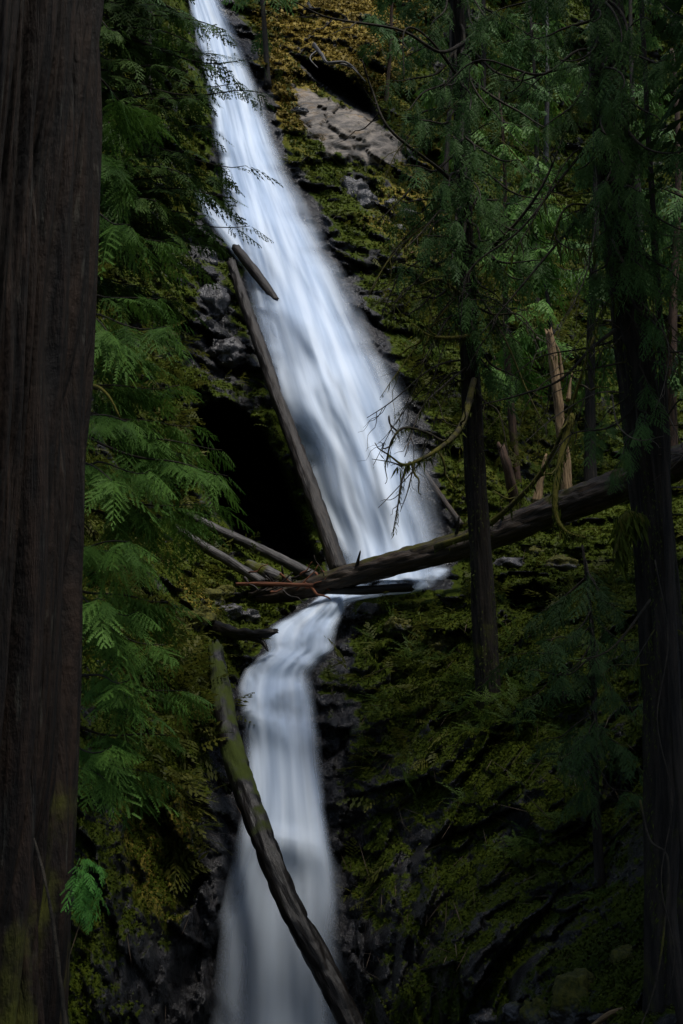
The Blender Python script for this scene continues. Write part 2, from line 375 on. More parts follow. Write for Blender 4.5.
# ground sheet out to the horizon
rr = np.concatenate([[0.05], np.geomspace(.6, 260, 90)]); aa = np.linspace(0, 2 * math.pi, 121)
RR, AA = np.meshgrid(rr, aa); gxw, gyw = RR * np.sin(AA), RR * np.cos(AA)
def ground_z(x, y):
    ch = np.exp(-((x + .9) / 4.5) ** 2)
    return -1.65 - (.5 + 1.35 * ch) * sstep(6, 15, y) - .1 * fbm(np.stack([x * .5, y * .5, x * 0], -1), 3, 2)
gzw = ground_z(gxw, gyw)
gv = np.stack([gxw, gyw, gzw], -1).reshape(-1, 3); z0 = np.zeros(len(gv))
g = put('ground', gv, grid_faces(len(rr), len(aa)), None, M['hill'], None, dict(moss=z0 + .55, pale=z0, yellow=z0, litter=z0 + .6, wet=z0))
tag(g, 'dark forest floor of soil, moss and dead leaves', 'ground', kind='structure')

# ------------------------------------------------------------------ water
def sheet(rows, nu, nv, layers, base_off, steps, seed, edge=(.12, .2), dens0=1., core=None, taper=(0, 0), round_=.55, gap=.22):
    Vs, Qs, A = [], [], {k: [] for k in ('wu', 'wv', 'layer', 'dens')}; n0 = 0
    row = spline(rows, nv)
    for ly in range(layers):
        u = np.linspace(0, 1, nu); U = np.repeat(u[None], nv, 0); pad = (.0, .03, .06)[min(ly, 2)]
        L = row[:, 1:2] - pad * (row[:, 2:3] - row[:, 1:2]); Rr = row[:, 2:3] + pad * (row[:, 2:3] - row[:, 1:2])
        px = L + (Rr - L) * U; py = np.repeat(row[:, 0:1], nu, 1)
        dd = D0(px, py)
        p = P(px, py, dd)
        wv = np.concatenate([[0], np.cumsum(np.linalg.norm(np.diff(p[:, nu // 2], axis=0), axis=1))])[:, None] + 0 * U
        wid = np.linalg.norm(p[:, -1] - p[:, 0], axis=1)[:, None]; wu = U * np.maximum(wid, .4) * 0 + U * wid.mean()
        q = np.stack([wu * 1.3, wv * .22, wu * 0 + seed], -1); q2 = np.stack([wu * 3.4, wv * .5, wu * 0 + seed + 3.3], -1)
        b = .42 * fbm(q, 3, seed) + .14 * fbm(q2, 2, seed + 3)
        for (sy, slope, h, w) in steps:                        # knees where the water leaves a ledge
            t = (py - (sy + slope * (px - row.mean(0)[1:].mean()))) / w
            b = b + h * np.where(t < 0, np.exp(-(t * 1.2) ** 2), np.exp(-(t * .45) ** 2))
        bulge = base_off + round_ * np.sin(math.pi * U) + gap * (layers - 1 - ly) + b * np.sin(math.pi * np.clip(U, .03, .97)) ** .5
        p = P(px, py, dd - bulge)
        ej = fbm(np.stack([wv * .45, U * 0 + ly * 3. + seed, np.round(U)], -1), 3, seed + 8)
        e = sstep(0, edge[0], U - np.clip(ej, -.05, .25) * .5) * sstep(0, edge[1], 1 - U - np.clip(ej, -.05, .25) * .3)
        e = e * (1 if core is None else core(px, py, U))
        tv = np.linspace(0, 1, nv)[:, None]
        if taper[0]: e = e * sstep(0, taper[0], tv)
        if taper[1]: e = e * sstep(0, taper[1], 1 - tv)
        Vs.append(p.reshape(-1, 3)); Qs.append(grid_faces(nu, nv) + n0); n0 += nu * nv
        for kk, vv in (('wu', wu), ('wv', wv), ('layer', U * 0 + seed + ly), ('dens', e * dens0 * (1, .85, .6)[min(ly, 2)])): A[kk].append(vv.ravel())
    return np.vstack(Vs), np.vstack(Qs), {k: np.concatenate(v) for k, v in A.items()}
def join(*parts):
    V, Q, A, n = [], [], {}, 0
    for v, q, a in parts:
        V.append(v); Q.append(q + n); n += len(v)
        for k in a: A.setdefault(k, []).append(a[k])
    return np.vstack(V), np.vstack(Q), {k: np.concatenate(v) for k, v in A.items()}
def up_core(px, py, U):
    # the left flank below the second log runs thin over dark rock
    lf = sstep(.42, .12, U + .08 * np.sin(py * .05)) * sstep(225, 280, py) * sstep(520, 400, py)
    lo = sstep(.45, .15, U) * sstep(420, 500, py) * .75
    return 1 - .5 * lf - .45 * lo
main = sheet(UP_ROWS, 60, 260, 3, .6, [(236, .3, .6, 22), (150, .1, .25, 16), (398, -.35, .5, 26), (320, .5, .3, 18)], 3, edge=(.14, .36), core=up_core)
side = sheet([(188,190,204),(200,195,216),(216,202,232),(236,216,252),(262,236,272),(275,246,280)], 24, 60, 2, .45, [], 11, edge=(.35, .3), taper=(.3, .3), dens0=.85)
veil = sheet([(250,238,268),(280,243,285),(320,252,300),(360,262,318),(400,276,330),(450,296,345),(500,312,350)], 40, 120, 1, .22, [(330, .3, .4, 10), (385, .2, .3, 10)], 19, edge=(.15, .3), dens0=.55, taper=(.1, .2))
V, Q, A = join(main, side, veil)
tag(put('waterfall', V, Q, None, M['water'], None, A), 'tall upper waterfall sliding down the steep rock face', 'waterfall', kind='structure')
def low_core(px, py, U):
    t = sstep(.5, .2, U) * sstep(790, 860, py); n = fbm(np.stack([px * .045, py * .03, px * 0], -1), 3, 71)
    return (1 - .25 * t) * (1 - .62 * sstep(790, 950, py)) * (1 - np.clip(.05 + 1.2 * n, 0, .5) * sstep(760, 690, py))  # density drops towards the foot to dim the water, standing in for shade
low = sheet(LOW_ROWS, 50, 240, 3, .3, [(614, -.3, .35, 6), (636, -.2, .4, 7), (662, .3, .45, 8), (690, -.2, .4, 9), (728, .3, .35, 10), (840, .2, .3, 12)], 27, edge=(.16, .16), core=low_core, taper=(.04, 0), round_=.3, gap=.12)
tag(put('waterfall', low[0], low[1], None, M['water'], None, low[2]), 'lower waterfall dropping below the crossing log into the gorge', 'waterfall', kind='structure')
st1 = sheet([(566,322,452),(574,326,450),(582,326,440),(592,322,420),(600,318,360),(608,312,346)], 60, 40, 2, .18, [(583, 0, .2, 4)], 37, edge=(.12, .1), dens0=.9, taper=(.1, .1),
            core=lambda px, py, U: np.clip(.45 + 1.6 * fbm(np.stack([px * .06, py * .13, px * 0], -1), 3, 77) + .5 * sstep(590, 600, py), 0, 1))
tag(put('stream', st1[0], st1[1], None, M['water'], None, st1[2]), 'foaming stream over the ledge under the crossing log', 'stream', kind='structure')
ux, uy = np.meshgrid(np.linspace(-5, 3.2, 60), np.linspace(14.5, 19.5, 50))
pf = np.exp(-(((ux + .9) / 1.6) ** 2 + ((uy - 18) / 1.1) ** 2)) * .9
tag(put('pool', np.stack([ux, uy, -3.3 + .03 * fbm(np.stack([ux * 2, uy * 2, ux * 0], -1), 2, 6)], -1).reshape(-1, 3), grid_faces(60, 50), None, M['pool'], None, dict(foam=pf.ravel())),
    'dark plunge pool at the foot of the lower waterfall', 'pool', kind='structure')

# ------------------------------------------------------------------ foliage
def kite(a, dirv, side, l, w, bend=0.):
    a = np.asarray(a); nrm = np.cross(dirv, side)
    return np.stack([a, a + dirv * l * .45 + side * w - nrm * 0, a + dirv * l - nrm * bend, a + dirv * l * .45 - side * w])
def spray_template(r, n=10, n2=6, w=.010, wide=.42, droop=.25, fold=.25, la=.24):
    """flat fern-like spray of length 1 along +X, lying in XY, drooping to -Z"""
    V = []
    def pt(t): return np.array([t - .12 * droop * t * t, 0, -droop * t ** 1.8])
    V.append(kite(pt(0), norm(pt(.5) - pt(0)), np.array([0, 1., 0]), .55, w * .7)); V.append(kite(pt(.45), norm(pt(1) - pt(.45)), np.array([0, 1., 0]), np.linalg.norm(pt(1) - pt(.45)), w * .8))
    for s in (-1, 1):
        for i in range(n):
            t = .06 + .92 * (i + (.5 if s > 0 else 0) * 1) / n + r.uniform(-.01, .01)
            if t > .985 or r.random() < .09: continue
            l = wide * (math.sin(math.pi * min(1, .22 + t * .78)) ** .7 * (1 - .45 * t) + .05) * r.uniform(.55, 1.18)
            ang = R(60 - 28 * t + r.uniform(-13, 13)); o = pt(t); d = norm(np.array([math.cos(ang), s * math.sin(ang), -.1 - .2 * droop]))
            def q(e): return o + d * l * e + np.array([.06 * e * e * l * 3, 0, -fold * l * e ** 1.7])
            for e0, e1 in ((0, .55), (.5, 1.)):
                dv = q(e1) - q(e0); sd = norm(np.cross(dv, [0, 0, 1.])); V.append(kite(q(e0), norm(dv), sd, np.linalg.norm(dv), w * (1. if n2 else 3.2)))
            for k in range(n2):
                e = .12 + .85 * k / n2; b = q(e); dv = norm(q(min(1, e + .1)) - b)
                for s2 in (-1, 1):
                    sd = norm(np.cross(dv, [0, 0, 1.])) * s2
                    ld = norm(dv * .78 + sd * .62 + np.array([0, 0, -.12])); ll = (la * (1 - .65 * e) + .05) * l * r.uniform(.8, 1.2) + .012
                    V.append(kite(b, ld, norm(np.cross(ld, [0, 0, 1.])), ll, w * r.uniform(.8, 1.2), .1 * ll))
    V = np.array(V); return V.reshape(-1, 3)
_r = np.random.default_rng(5)
SPR_HI = [spray_template(_r, n, 8, .0085, wd, d, f, .13) for (n, wd) in ((7, .46), (9, .34)) for d in (.1, .3, .55) for f in (.25, .6)]
SPR_MED = [spray_template(_r, n, 4, .012, wd, d, f, .16) for (n, wd) in ((6, .36), (8, .26)) for d in (.25, .5, .8) for f in (.4, .8)]
SPR_LO = [spray_template(_r, 7, 0, .012, .42, d, f) for d in (.2, .45, .7) for f in (.4, .7)]
FERN = [spray_template(_r, 18, 0, .004, .15, d, .2) for d in (.25, .45, .6)]
NEEDLE = [spray_template(_r, 7, 3, .020, .32, d, .3, .18) for d in (.1, .25, .4)]

def scatter(mb, templates, O, X, U, S, r, rnd=None, vary=.12):
    """instances of spray templates: origin O, forward X, up hint U, size S"""
    O, X, U, S = np.asarray(O, float), norm(X), np.asarray(U, float), np.asarray(S, float)
    if len(O) == 0: return
    Yv = norm(np.cross(U, X) + 1e-6); Z = np.cross(X, Yv); Mx = np.stack([X, Yv, Z], -1)
    pick = r.integers(0, len(templates), len(O)); rnd = r.random(len(O)) if rnd is None else rnd
    for k, T in enumerate(templates):
        s = np.where(pick == k)[0]
        if not len(s): continue
        V = np.einsum('nij,vj->nvi', Mx[s], T) * S[s][:, None, None] + O[s][:, None]
        n = len(T); Q = np.arange(len(s) * n).reshape(-1, 4)
        a = np.clip(np.repeat(rnd[s], n) + np.tile(np.random.default_rng(k).uniform(-vary, vary, n), len(s)), 0, 1)
        mb.add(V.reshape(-1, 3), Q, None, a)

def branch_curve(a, tip, sag, n=14, wig=.04, r=rng):
    a, tip = np.asarray(a, float), np.asarray(tip, float); t = np.linspace(0, 1, n)[:, None]; L = np.linalg.norm(tip - a)
    c = a + (tip - a) * t; c[:, 2] -= (sag * L * 4 * t * (1 - t))[:, 0]
    ph = r.uniform(0, 9, 3); w = np.stack([np.sin(t[:, 0] * 7 + ph[0]), np.sin(t[:, 0] * 6 + ph[1]), np.sin(t[:, 0] * 8 + ph[2])], -1) * wig * L * .5 * np.sin(math.pi * t) ** .5
    return c + w
def leafy_branch(crown, curve, r, templates, size, n, start=.25, hang=.55, tipfwd=True, spread=.9):
    """sprays along both sides of a branch, hanging and pointing outwards, longer in the middle, one at the tip"""
    m = len(curve); T = norm(np.gradient(curve, axis=0))
    t = np.concatenate([np.sort(r.uniform(start, .97, n)), [1.0, .96, .9] if tipfwd else []]); f = t * (m - 1); i = np.minimum(f.astype(int), m - 2); fr = (f - i)[:, None]
    O = curve[i] * (1 - fr) + curve[i + 1] * fr; D = T[i]
    side = norm(np.cross(D, [0, 0, 1.])); sg = np.where(r.random(len(t)) < .5, -1., 1.)[:, None]; sg[n:] = r.uniform(-.4, .4, (len(t) - n, 1))
    X = norm(D * r.uniform(.45, .9, (len(t), 1)) + side * sg * spread * r.uniform(.5, 1, (len(t), 1)) + np.array([0, 0, -1.]) * hang * r.uniform(.3, 1.2, (len(t), 1)))
    U = norm(np.array([0, 0, 1.]) + r.normal(0, .25, (len(t), 3)))
    S = size * (1.05 - .45 * t) * np.exp(r.normal(-.08, .3, len(t)))
    scatter(crown, templates, O, X, U, S, r)

# ------------------------------------------------------------------ trunks, logs, branches
def bark_disp(amp, k=5., zs=.35, seed=0):
    def f(V, a, s):
        q = np.stack([np.cos(a) * k * .6, np.sin(a) * k * .6, s * zs + seed], -1)
        q = q + .25 * np.stack([noise(q * 1.3, seed + 5), noise(q * 1.3, seed + 6), 0 * a], -1)
        rd = 1 - np.abs(noise(q, seed)) * 2.2; rd2 = 1 - np.abs(noise(q * np.array([2.3, 2.3, 1.7]), seed + 2)) * 2.
        return amp * (-(np.clip(rd, 0, 1) ** 3) * 1.0 - .6 * np.clip(rd2, 0, 1) ** 2 + .5 * noise(q * .4, seed + 9))
    return f
def moss_from(V, f): return {'moss': f(V), 'rnd': np.zeros(len(V))}
def solid(name, pts, rad, mat, parent=None, n=12, disp=None, jag=0., mossf=None, origin=None, cap=True):
    v, q, t = tube(pts, rad, n, disp, cap, jag)
    mo = np.zeros(len(v)) if mossf is None else mossf(v)
    uv = tube_uv(pts, rad, n, abs(float(np.asarray(pts)[0][0])) * 7)[:len(v)]
    return put(name, v, q, t, mat, parent, {'moss': mo, 'rnd': np.zeros(len(v)), 'tuv': uv}, True, origin)

def twig_branch(parent, curve, r0, mat, r, twigs=4, tl=.35, name='branch', mossy=.0, droop=.4, strands=0):
    """bare branch with forked twigs in one mesh, optional hanging moss as a sub-part"""
    mb = MB(); L = np.linalg.norm(curve[-1] - curve[0]); n = len(curve)
    v, q, t = tube(curve, np.linspace(r0, r0 * .3, n) * (1 + .2 * r.random(n)), 7); mb.add(v, q, t)
    for k in range(twigs):
        i = int(r.uniform(.25, .95) * (n - 1)); T = norm(curve[min(i + 1, n - 1)] - curve[max(i - 1, 0)])
        d = norm(T * .7 + r.normal(0, .6, 3) + np.array([0, 0, -droop]))
        c = branch_curve(curve[i], curve[i] + d * L * tl * r.uniform(.4, 1.1), .08, 8, .12, r)
        v, q, t = tube(c, np.linspace(r0 * .42, r0 * .12, 8), 5); mb.add(v, q, t)
    b = mb.build(name, mat, parent, extra=lambda V: {'moss': np.full(len(V), mossy)})
    if strands:
        ms = MB(); strands *= 4; i = r.integers(0, n, strands); O = curve[i] + r.normal(0, r0 * .6, (strands, 3))
        X = norm(np.array([0, 0, -1.]) + r.normal(0, .25, (strands, 3))); S = r.uniform(.03, .11, strands) * (1 + 1.2 * (r.random(strands) < .12))
        scatter(ms, [kite(np.zeros(3), np.array([1., 0, 0]), np.array([0, 1., 0]), 1., .07)], O, X, r.normal(0, 1, (strands, 3)), S, r)
        tag(ms.build('hanging_moss', M['moss_leaf'], b), kind='stuff')
    return b

EXPOSURE = 0.15

# ------------------------------------------------------------------ trees
def trunk_curve(base, top, n, wob=.0, seed=0):
    base, top = np.asarray(base, float), np.asarray(top, float); t = np.linspace(0, 1, n)[:, None]
    c = base + (top - base) * t
    if wob:
        c[:, 0] += wob * np.sin(t[:, 0] * 6 + seed) * t[:, 0]; c[:, 1] += wob * np.sin(t[:, 0] * 5 + seed * 2) * t[:, 0]
    return c
def at_row(curve, py):
    X, Yp = pix(curve); k = np.argmin(np.abs(Yp - py)); return curve[k]
def trunk_part(parent, curve, r0, r1, mat, n=20, amp=.02, flare=.5, seed=0, mossf=None, k=5., zs=.35):
    t = np.linspace(0, 1, len(curve)); s = t * np.linalg.norm(curve[-1] - curve[0])
    rad = (r0 + (r1 - r0) * t) * (1 + flare * np.exp(-s / (r0 * 3.2)))
    return solid('trunk', curve, rad, mat, parent, n, bark_disp(amp, k, zs, seed), 0, mossf)
def leafy(parent, crown, trunk, tips, r, tmpl, size, n, mat, r0=.018, rise=(20, 70), sag=.10, start=.25, hang=.55, limb=True):
    for (px, py, Y) in tips:
        tip = P(px, py, Y); root = at_row(trunk, py - r.uniform(*rise)); c = branch_curve(root, tip, sag * r.uniform(.5, 1.4), 14, .05, r)
        leafy_branch(crown, c, r, tmpl, size * r.uniform(.85, 1.15), int(n * r.uniform(.8, 1.2)), start, hang)
        if limb:
            v, q, t = tube(c, np.linspace(r0, r0 * .2, 14), 6)
            put('branch', v, q, t, M['twig'], parent, {'moss': np.full(len(v), .25), 'rnd': np.zeros(len(v))})
def high_crown(parent, trunk, zlo, zhi, lmax, nb, r, tmpl, size, n, mat):
    """boughs all round the upper trunk, long ones low and short ones high"""
    mb = MB(); z = trunk[:, 2]
    for k in range(nb):
        f = (k + r.random()) / nb; zz = zlo + (zhi - zlo) * f; b = trunk[np.argmin(np.abs(z - zz))]
        a = k * 2.4 + r.uniform(-.4, .4); L = lmax * (1 - .8 * f) * r.uniform(.7, 1.1)
        tip = b + np.array([math.cos(a) * L, math.sin(a) * L, -.12 * L]); c = branch_curve(b, tip, .12, 12, .05, r)
        leafy_branch(mb, c, r, tmpl, size * (1 - .4 * f), n, .15, .4, spread=1.1)
        v, q, t = tube(c, np.linspace(.05, .01, 12), 5); put('bough', v, q, t, M['bark_dark'], parent, {'moss': np.zeros(len(v)), 'rnd': np.zeros(len(v)), 'tuv': v * .3})
    mb.build('crown', mat, parent)

r1 = np.random.default_rng(21)
# --- the big cedar trunk close to the viewer on the left
base = np.array([-1.615, 5., -1.75]); t1 = thing('cedar_tree', 'huge furrowed red-brown cedar trunk filling the left edge', 'tree', base)
low_t = np.concatenate([np.linspace(0, .25, 190), np.linspace(.256, 1, 60)])[:, None]
c1 = base + (np.array([-1.60, 5.1, 25.]) - base) * low_t
s1 = low_t[:, 0] * 27
v, q, t = tube(c1, (.525 - .2 * low_t[:, 0]) * (1 + .06 * np.exp(-s1 / .6)), 420, bark_disp(.13, 9, .30, 4))
m1 = .5 * sstep(1.6, -1.5, v[:, 2]) * (.4 + .6 * sstep(-1.0, -1.3, v[:, 0])) + .5 * noise(v * np.array([3, 3, 1.2]), 3)
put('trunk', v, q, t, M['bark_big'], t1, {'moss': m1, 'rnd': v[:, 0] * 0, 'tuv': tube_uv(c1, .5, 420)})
high_crown(t1, c1, 13, 25, 3.6, 36, r1, SPR_LO, 1.05, 26, M['cedar_dark'])
rt = spline(np.vstack([P(34, 838, 4.50), P(45, 880, 4.47), P(54, 930, 4.47), P(60, 980, 4.49), P(67, 1040, 4.52)]), 30)
solid('root', rt, np.linspace(.005, .011, 30), M['twig'], t1, 8, bark_disp(.003, 3, 6, 2), mossf=lambda V: .2 + 0 * V[:, 0])
mb = MB()
for (a, b, n, s) in (((76, 856, 4.95), (100, 866, 4.85), 8, .11), ((74, 862, 4.9), (100, 888, 4.8), 12, .13), ((77, 872, 4.88), (90, 912, 4.8), 11, .12), ((76, 866, 4.9), (80, 900, 4.85), 8, .11)):
    c = branch_curve(P(*a), P(*b), -.06, 10, .04, r1); leafy_branch(mb, c, r1, SPR_HI, s, n, .15, .55, spread=.45)
M['sprig_green'] = leaf_mat('sprig_green', c4(.05, .17, .03), c4(.11, .30, .06))
tag(mb.build('sprig', M['sprig_green'], t1), 'bright green leafy sprig low on the trunk')

# --- young cedar with fern-like fronds right behind it
base = np.array([-2.0, 8.5, -2.3]); t2 = thing('young_cedar', 'young cedar with bright fern-like green fronds beside the huge trunk', 'tree', base)
c2 = trunk_curve(base, (-2.05, 8.6, 9.), 60, .03, 1); trunk_part(t2, c2, .11, .03, M['bark_red'], 14, .01, .3, 3)
tips = [(150,120,9.2),(165,242,8.8),(130,225,7.8),(160,298,8.4),(172,327,7.9),(150,365,8.9),(130,420,7.6),(196,425,8.8),(222,450,8.6),(228,476,8.2),(215,505,8.8),
        (150,470,7.5),(130,540,7.4),(150,562,8.),(138,610,7.6),(172,600,8.8),(165,645,8.3),(186,690,8.6),(130,680,7.6),(172,735,8.7),(112,745,7.4),(148,772,8.9),(104,600,7.2),(112,480,7.1),(108,330,7.2),
        (180,385,9.),(120,170,8.4),(105,780,7.6),(126,390,8.8),(190,520,9.2),(115,640,8.4),(140,510,8.6)]
cr = MB(); leafy(t2, cr, c2, tips, r1, SPR_HI, .42, 24, M['cedar_green'], .012, (5, 55), .05, .3, .45)
cr.build('crown', M['cedar_green'], t2)
yb = spline(np.vstack([P(90, 385, 7.2), P(100, 388, 7.1), P(110, 398, 7.05), P(120, 418, 7.05)]), 14)
tag(solid('branch', yb, np.linspace(.012, .006, 14), M['twig'], t2, 7, mossf=lambda V: .9 + 0 * V[:, 0]), 'yellow mossy bare branch end')

# --- dark hemlock above it, boughs reaching over the top of the falls
bx = P(62, 200, 14.)[0]; base = np.array([bx, 14., -2.6]); t3 = thing('hemlock_tree', 'dark hemlock with boughs reaching over the top of the waterfall', 'tree', base)
c3 = trunk_curve(base, (bx + .1, 14., 19.), 120, .05, 2); trunk_part(t3, c3, .24, .05, M['bark_dark'], 16, .02, .4, 5)
tips = [(258,60,13.),(200,22,13.5),(264,93,12.6),(188,72,13.),(160,40,14.),(232,84,13.2),(212,128,13.4),(244,166,13.),(190,150,13.),(150,110,13.),(232,198,13.),(250,226,13.2),(205,215,13.),(170,185,13.5),(218,246,13.6),
        (150,235,13.5),(192,262,14.),(130,60,13.),(122,160,13.),(140,285,14.),(175,10,13.2),(150,-20,13.),(125,10,13.4),(200,100,12.8),(170,130,14.),(225,30,13.4),(160,205,12.8),(190,235,13.2),(130,120,14.),(178,300,14.2),(205,180,13.8),(180,40,14.2),(140,200,12.9),(165,60,13.6),(145,85,13.2),(175,110,13.),(160,150,13.4),(185,175,12.8),(150,20,13.4),(195,45,13.),(120,30,13.),(125,200,13.4),(165,250,13.2),(210,100,13.2),(120,95,13.4),(220,55,13.4),(228,180,13.4),(200,200,13.6),(115,130,12.8),(145,-5,13.6),(180,-15,13.2)]
cr = MB(); leafy(t3, cr, c3, tips, r1, NEEDLE, .55, 26, None, .022, (10, 45), .03, .2, .4)
cr.build('crown', M['hemlock'], t3)

# --- slim tree standing in front of the log
base = np.append(P(492, 668, 18.7)[:2], on_hill(492, 690)[0][2] - 2.2); base[1] = 18.7
t4 = thing('cedar_tree', 'slim dark cedar trunk standing in front of the middle of the crossing log', 'tree', base)
top = P(458, 100, 17.6); c4_ = trunk_curve(base, base + (top - base) * 1.45, 160, .11, 3)
trunk_part(t4, c4_, .205, .11, M['bark_dark'], 36, .045, .35, 7, lambda V: .14 + .14 * sstep(5, 1, V[:, 2]) + .35 * noise(V * 1.5, 6), 6)
tips = [(392,80,16.5),(400,60,17.),(402,165,16.5),(400,200,16.8),(405,140,17.2),(420,120,16.),(398,262,17.),(412,300,17.3),(425,235,16.5),(440,180,16.),(428,330,17.5),(445,90,16.),(500,120,16.4),(520,160,16.8),(510,220,17.),(470,60,16.),
        (540,90,17.),(430,30,16.5),(402,5,17.),(490,20,16.),(500,300,17.5),(520,345,17.6),(492,372,17.6),(480,200,15.8),(450,260,16.2),(540,40,17.),(405,110,16.2),(412,215,17.4),(400,118,16.8),(455,140,15.8),(530,280,17.),(545,200,16.6),(475,330,17.2),(520,380,17.4),(470,-10,16.),(560,130,16.4),(475,150,16.),(490,240,16.4),(465,300,16.8),(500,200,16.2),(455,220,16.),(470,110,15.8),(485,30,15.8),(520,230,16.6),(545,260,16.8)]
cr = MB(); leafy(t4, cr, c4_, tips, r1, SPR_MED, .70, 14, None, .03, (15, 70), .08, .3, 1.0)
cr.build('crown', M['cedar_blue'], t4)
high_crown(t4, c4_, c4_[-1, 2] * .88, c4_[-1, 2], 2.0, 9, r1, SPR_LO, 1., 22, M['cedar_dark'])
def bare(parent, pts, r0, mat='twig', mossy=.5, twigs=4, tl=.3, strands=0, name='branch', n=24, droop=.4):
    return twig_branch(parent, spline(np.vstack([P(*p) for p in pts]), n), r0, M[mat], r1, twigs, tl, name, mossy, droop, strands)
bare(t4, [(476,335,17.7),(455,338,17.2),(430,336,16.8),(412,324,16.5)], .045, mossy=.75, twigs=3, strands=120)
bare(t4, [(474,380,17.8),(462,425,17.),(440,448,16.5),(415,462,16.2),(400,466,16.1)], .05, mossy=.6, twigs=5, tl=.25, strands=150)
bare(t4, [(472,400,17.7),(450,440,16.8),(425,432,16.3),(404,428,16.),(392,440,15.9),(386,462,15.9)], .03, mossy=.45, twigs=5, tl=.25, strands=60)
bare(t4, [(410,462,16.2),(402,480,16.1),(398,505,16.),(393,532,16.)], .02, mossy=.4, twigs=4, tl=.35, strands=30)
bare(t4, [(402,466,16.1),(390,462,16.),(372,459,15.9)], .013, mossy=.3, twigs=2)
bare(t4, [(398,432,16.),(390,424,15.9),(389,416,15.9),(392,431,15.85),(400,437,15.9)], .013, mossy=.3, twigs=1)
bare(t4, [(415,460,16.2),(408,490,16.1),(400,512,16.1)], .012, mossy=.3, twigs=3)
bare(t4, [(425,455,16.4),(412,472,16.2),(388,498,16.),(378,508,16.)], .010, mossy=.3, twigs=3)
bare(t4, [(466,260,17.5),(500,240,17.),(540,190,16.5),(570,120,16.2)], .035, mossy=.2, twigs=5)
bare(t4, [(468,300,17.6),(440,280,16.8),(420,285,16.5)], .03, mossy=.6, twigs=3, strands=60)
bare(t4, [(470,200,17.3),(440,170,16.6),(390,130,16.),(372,90,16.),(362,60,15.8)], .03, mossy=.3, twigs=6)
bare(t4, [(468,40,17.),(440,52,16.3),(400,30,16.),(330,18,15.8),(295,2,15.6)], .03, mossy=.3, twigs=5)
bare(t4, [(467,90,17.),(430,40,16.3),(405,30,16.),(404,80,15.9)], .022, mossy=.3, twigs=4)

# --- right hand trunk nearer the viewer
base = np.array([2.40, 9., -2.]); t5 = thing('cedar_tree', 'moss-hung cedar trunk near the right edge, in front of the crossing log', 'tree', base)
c5 = trunk_curve(base, (2.12, 9.2, 24.), 260, .0, 0); c5[:, 0] += .05 * np.sin(c5[:, 2] * .9)
trunk_part(t5, c5, .18, .08, M['bark_dark'], 48, .035, .9, 11, lambda V: .34 * sstep(2.6, .3, V[:, 2]) + .18 * noise(V * 2, 4), 8, .5)
tips = [(560,60,8.),(600,130,7.6),(640,190,7.8),(620,90,7.4),(690,150,7.5),(665,60,7.5),(540,130,8.6),(575,170,8.8),(590,20,8.),(650,20,7.6),(520,40,8.8),(500,80,9.),(690,230,8.),(555,0,8.4),(600,-20,7.8),(660,120,8.2),(690,20,8.),(530,-10,8.8),(480,20,9.2),(580,95,8.3),(640,150,8.6),(610,100,8.),(625,165,8.),(600,235,8.3),(645,270,8.2),(662,330,8.2),(588,280,8.5),(560,220,8.6),(620,40,7.8),(605,180,7.8),(630,220,8.),(680,280,8.)]
cr = MB(); leafy(t5, cr, c5, tips, r1, SPR_MED, .38, 22, None, .016, (20, 80), .06, .3, 1.0)
tips = [(624,455,8.4),(600,440,8.6),(645,425,8.3),(610,475,8.5),(590,430,8.7),(660,260,8.4),(655,400,8.5)]
leafy(t5, cr, c5, tips, r1, SPR_HI, .30, 7, None, .009, (20, 60), .02, .4, .9)
cr.build('crown', M['cedar_blue'], t5)
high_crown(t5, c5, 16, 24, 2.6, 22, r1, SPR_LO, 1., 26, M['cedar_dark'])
bare(t5, [(612,240,8.9),(632,275,8.6),(660,292,8.3),(690,304,8.1)], .012, 'twig_pale', 0, 4)
bare(t5, [(640,300,8.6),(660,325,8.4),(669,350,8.3),(664,385,8.3),(655,410,8.3)], .006, 'twig_pale', 0, 3)
bare(t5, [(612,395,8.6),(618,425,8.3),(638,440,8.2),(664,436,8.2)], .006, 'twig_pale', .1, 2)
bare(t5, [(615,330,8.8),(590,350,8.6),(560,380,8.6),(520,395,8.7),(480,405,8.8)], .014, mossy=.3, twigs=5)
bare(t5, [(610,210,8.9),(570,205,8.6),(555,235,8.5),(575,250,8.4),(600,245,8.4)], .009, mossy=.5, twigs=4, strands=40)
bare(t5, [(612,180,8.9),(560,240,8.7),(510,300,8.6),(480,335,8.6)], .012, mossy=.25, twigs=6)
bare(t5, [(608,120,9.),(560,180,8.7),(520,230,8.6),(470,270,8.6),(460,325,8.6)], .012, mossy=.2, twigs=6)
bare(t5, [(620,150,8.8),(600,200,8.5),(590,260,8.4),(575,300,8.4),(545,345,8.4)], .008, 'twig_pale', .1, 5)
bare(t5, [(630,230,8.7),(650,270,8.5),(655,320,8.4),(672,360,8.4)], .007, 'twig', .2, 4)
bare(t5, [(640,520,8.7),(628,516,8.6),(620,530,8.55),(624,560,8.55)], .045, mossy=1., twigs=1, strands=260)
bare(t5, [(650,600,8.7),(620,640,8.6),(600,655,8.5),(575,660,8.5)], .010, mossy=.4, twigs=4)
bare(t5, [(612,290,8.8),(640,330,8.6),(650,350,8.5),(690,352,8.3)], .008, 'twig', .1, 4)
bare(t5, [(615,60,8.9),(580,50,8.6),(540,75,8.5),(480,60,8.6),(440,90,8.6)], .014, mossy=.2, twigs=6)

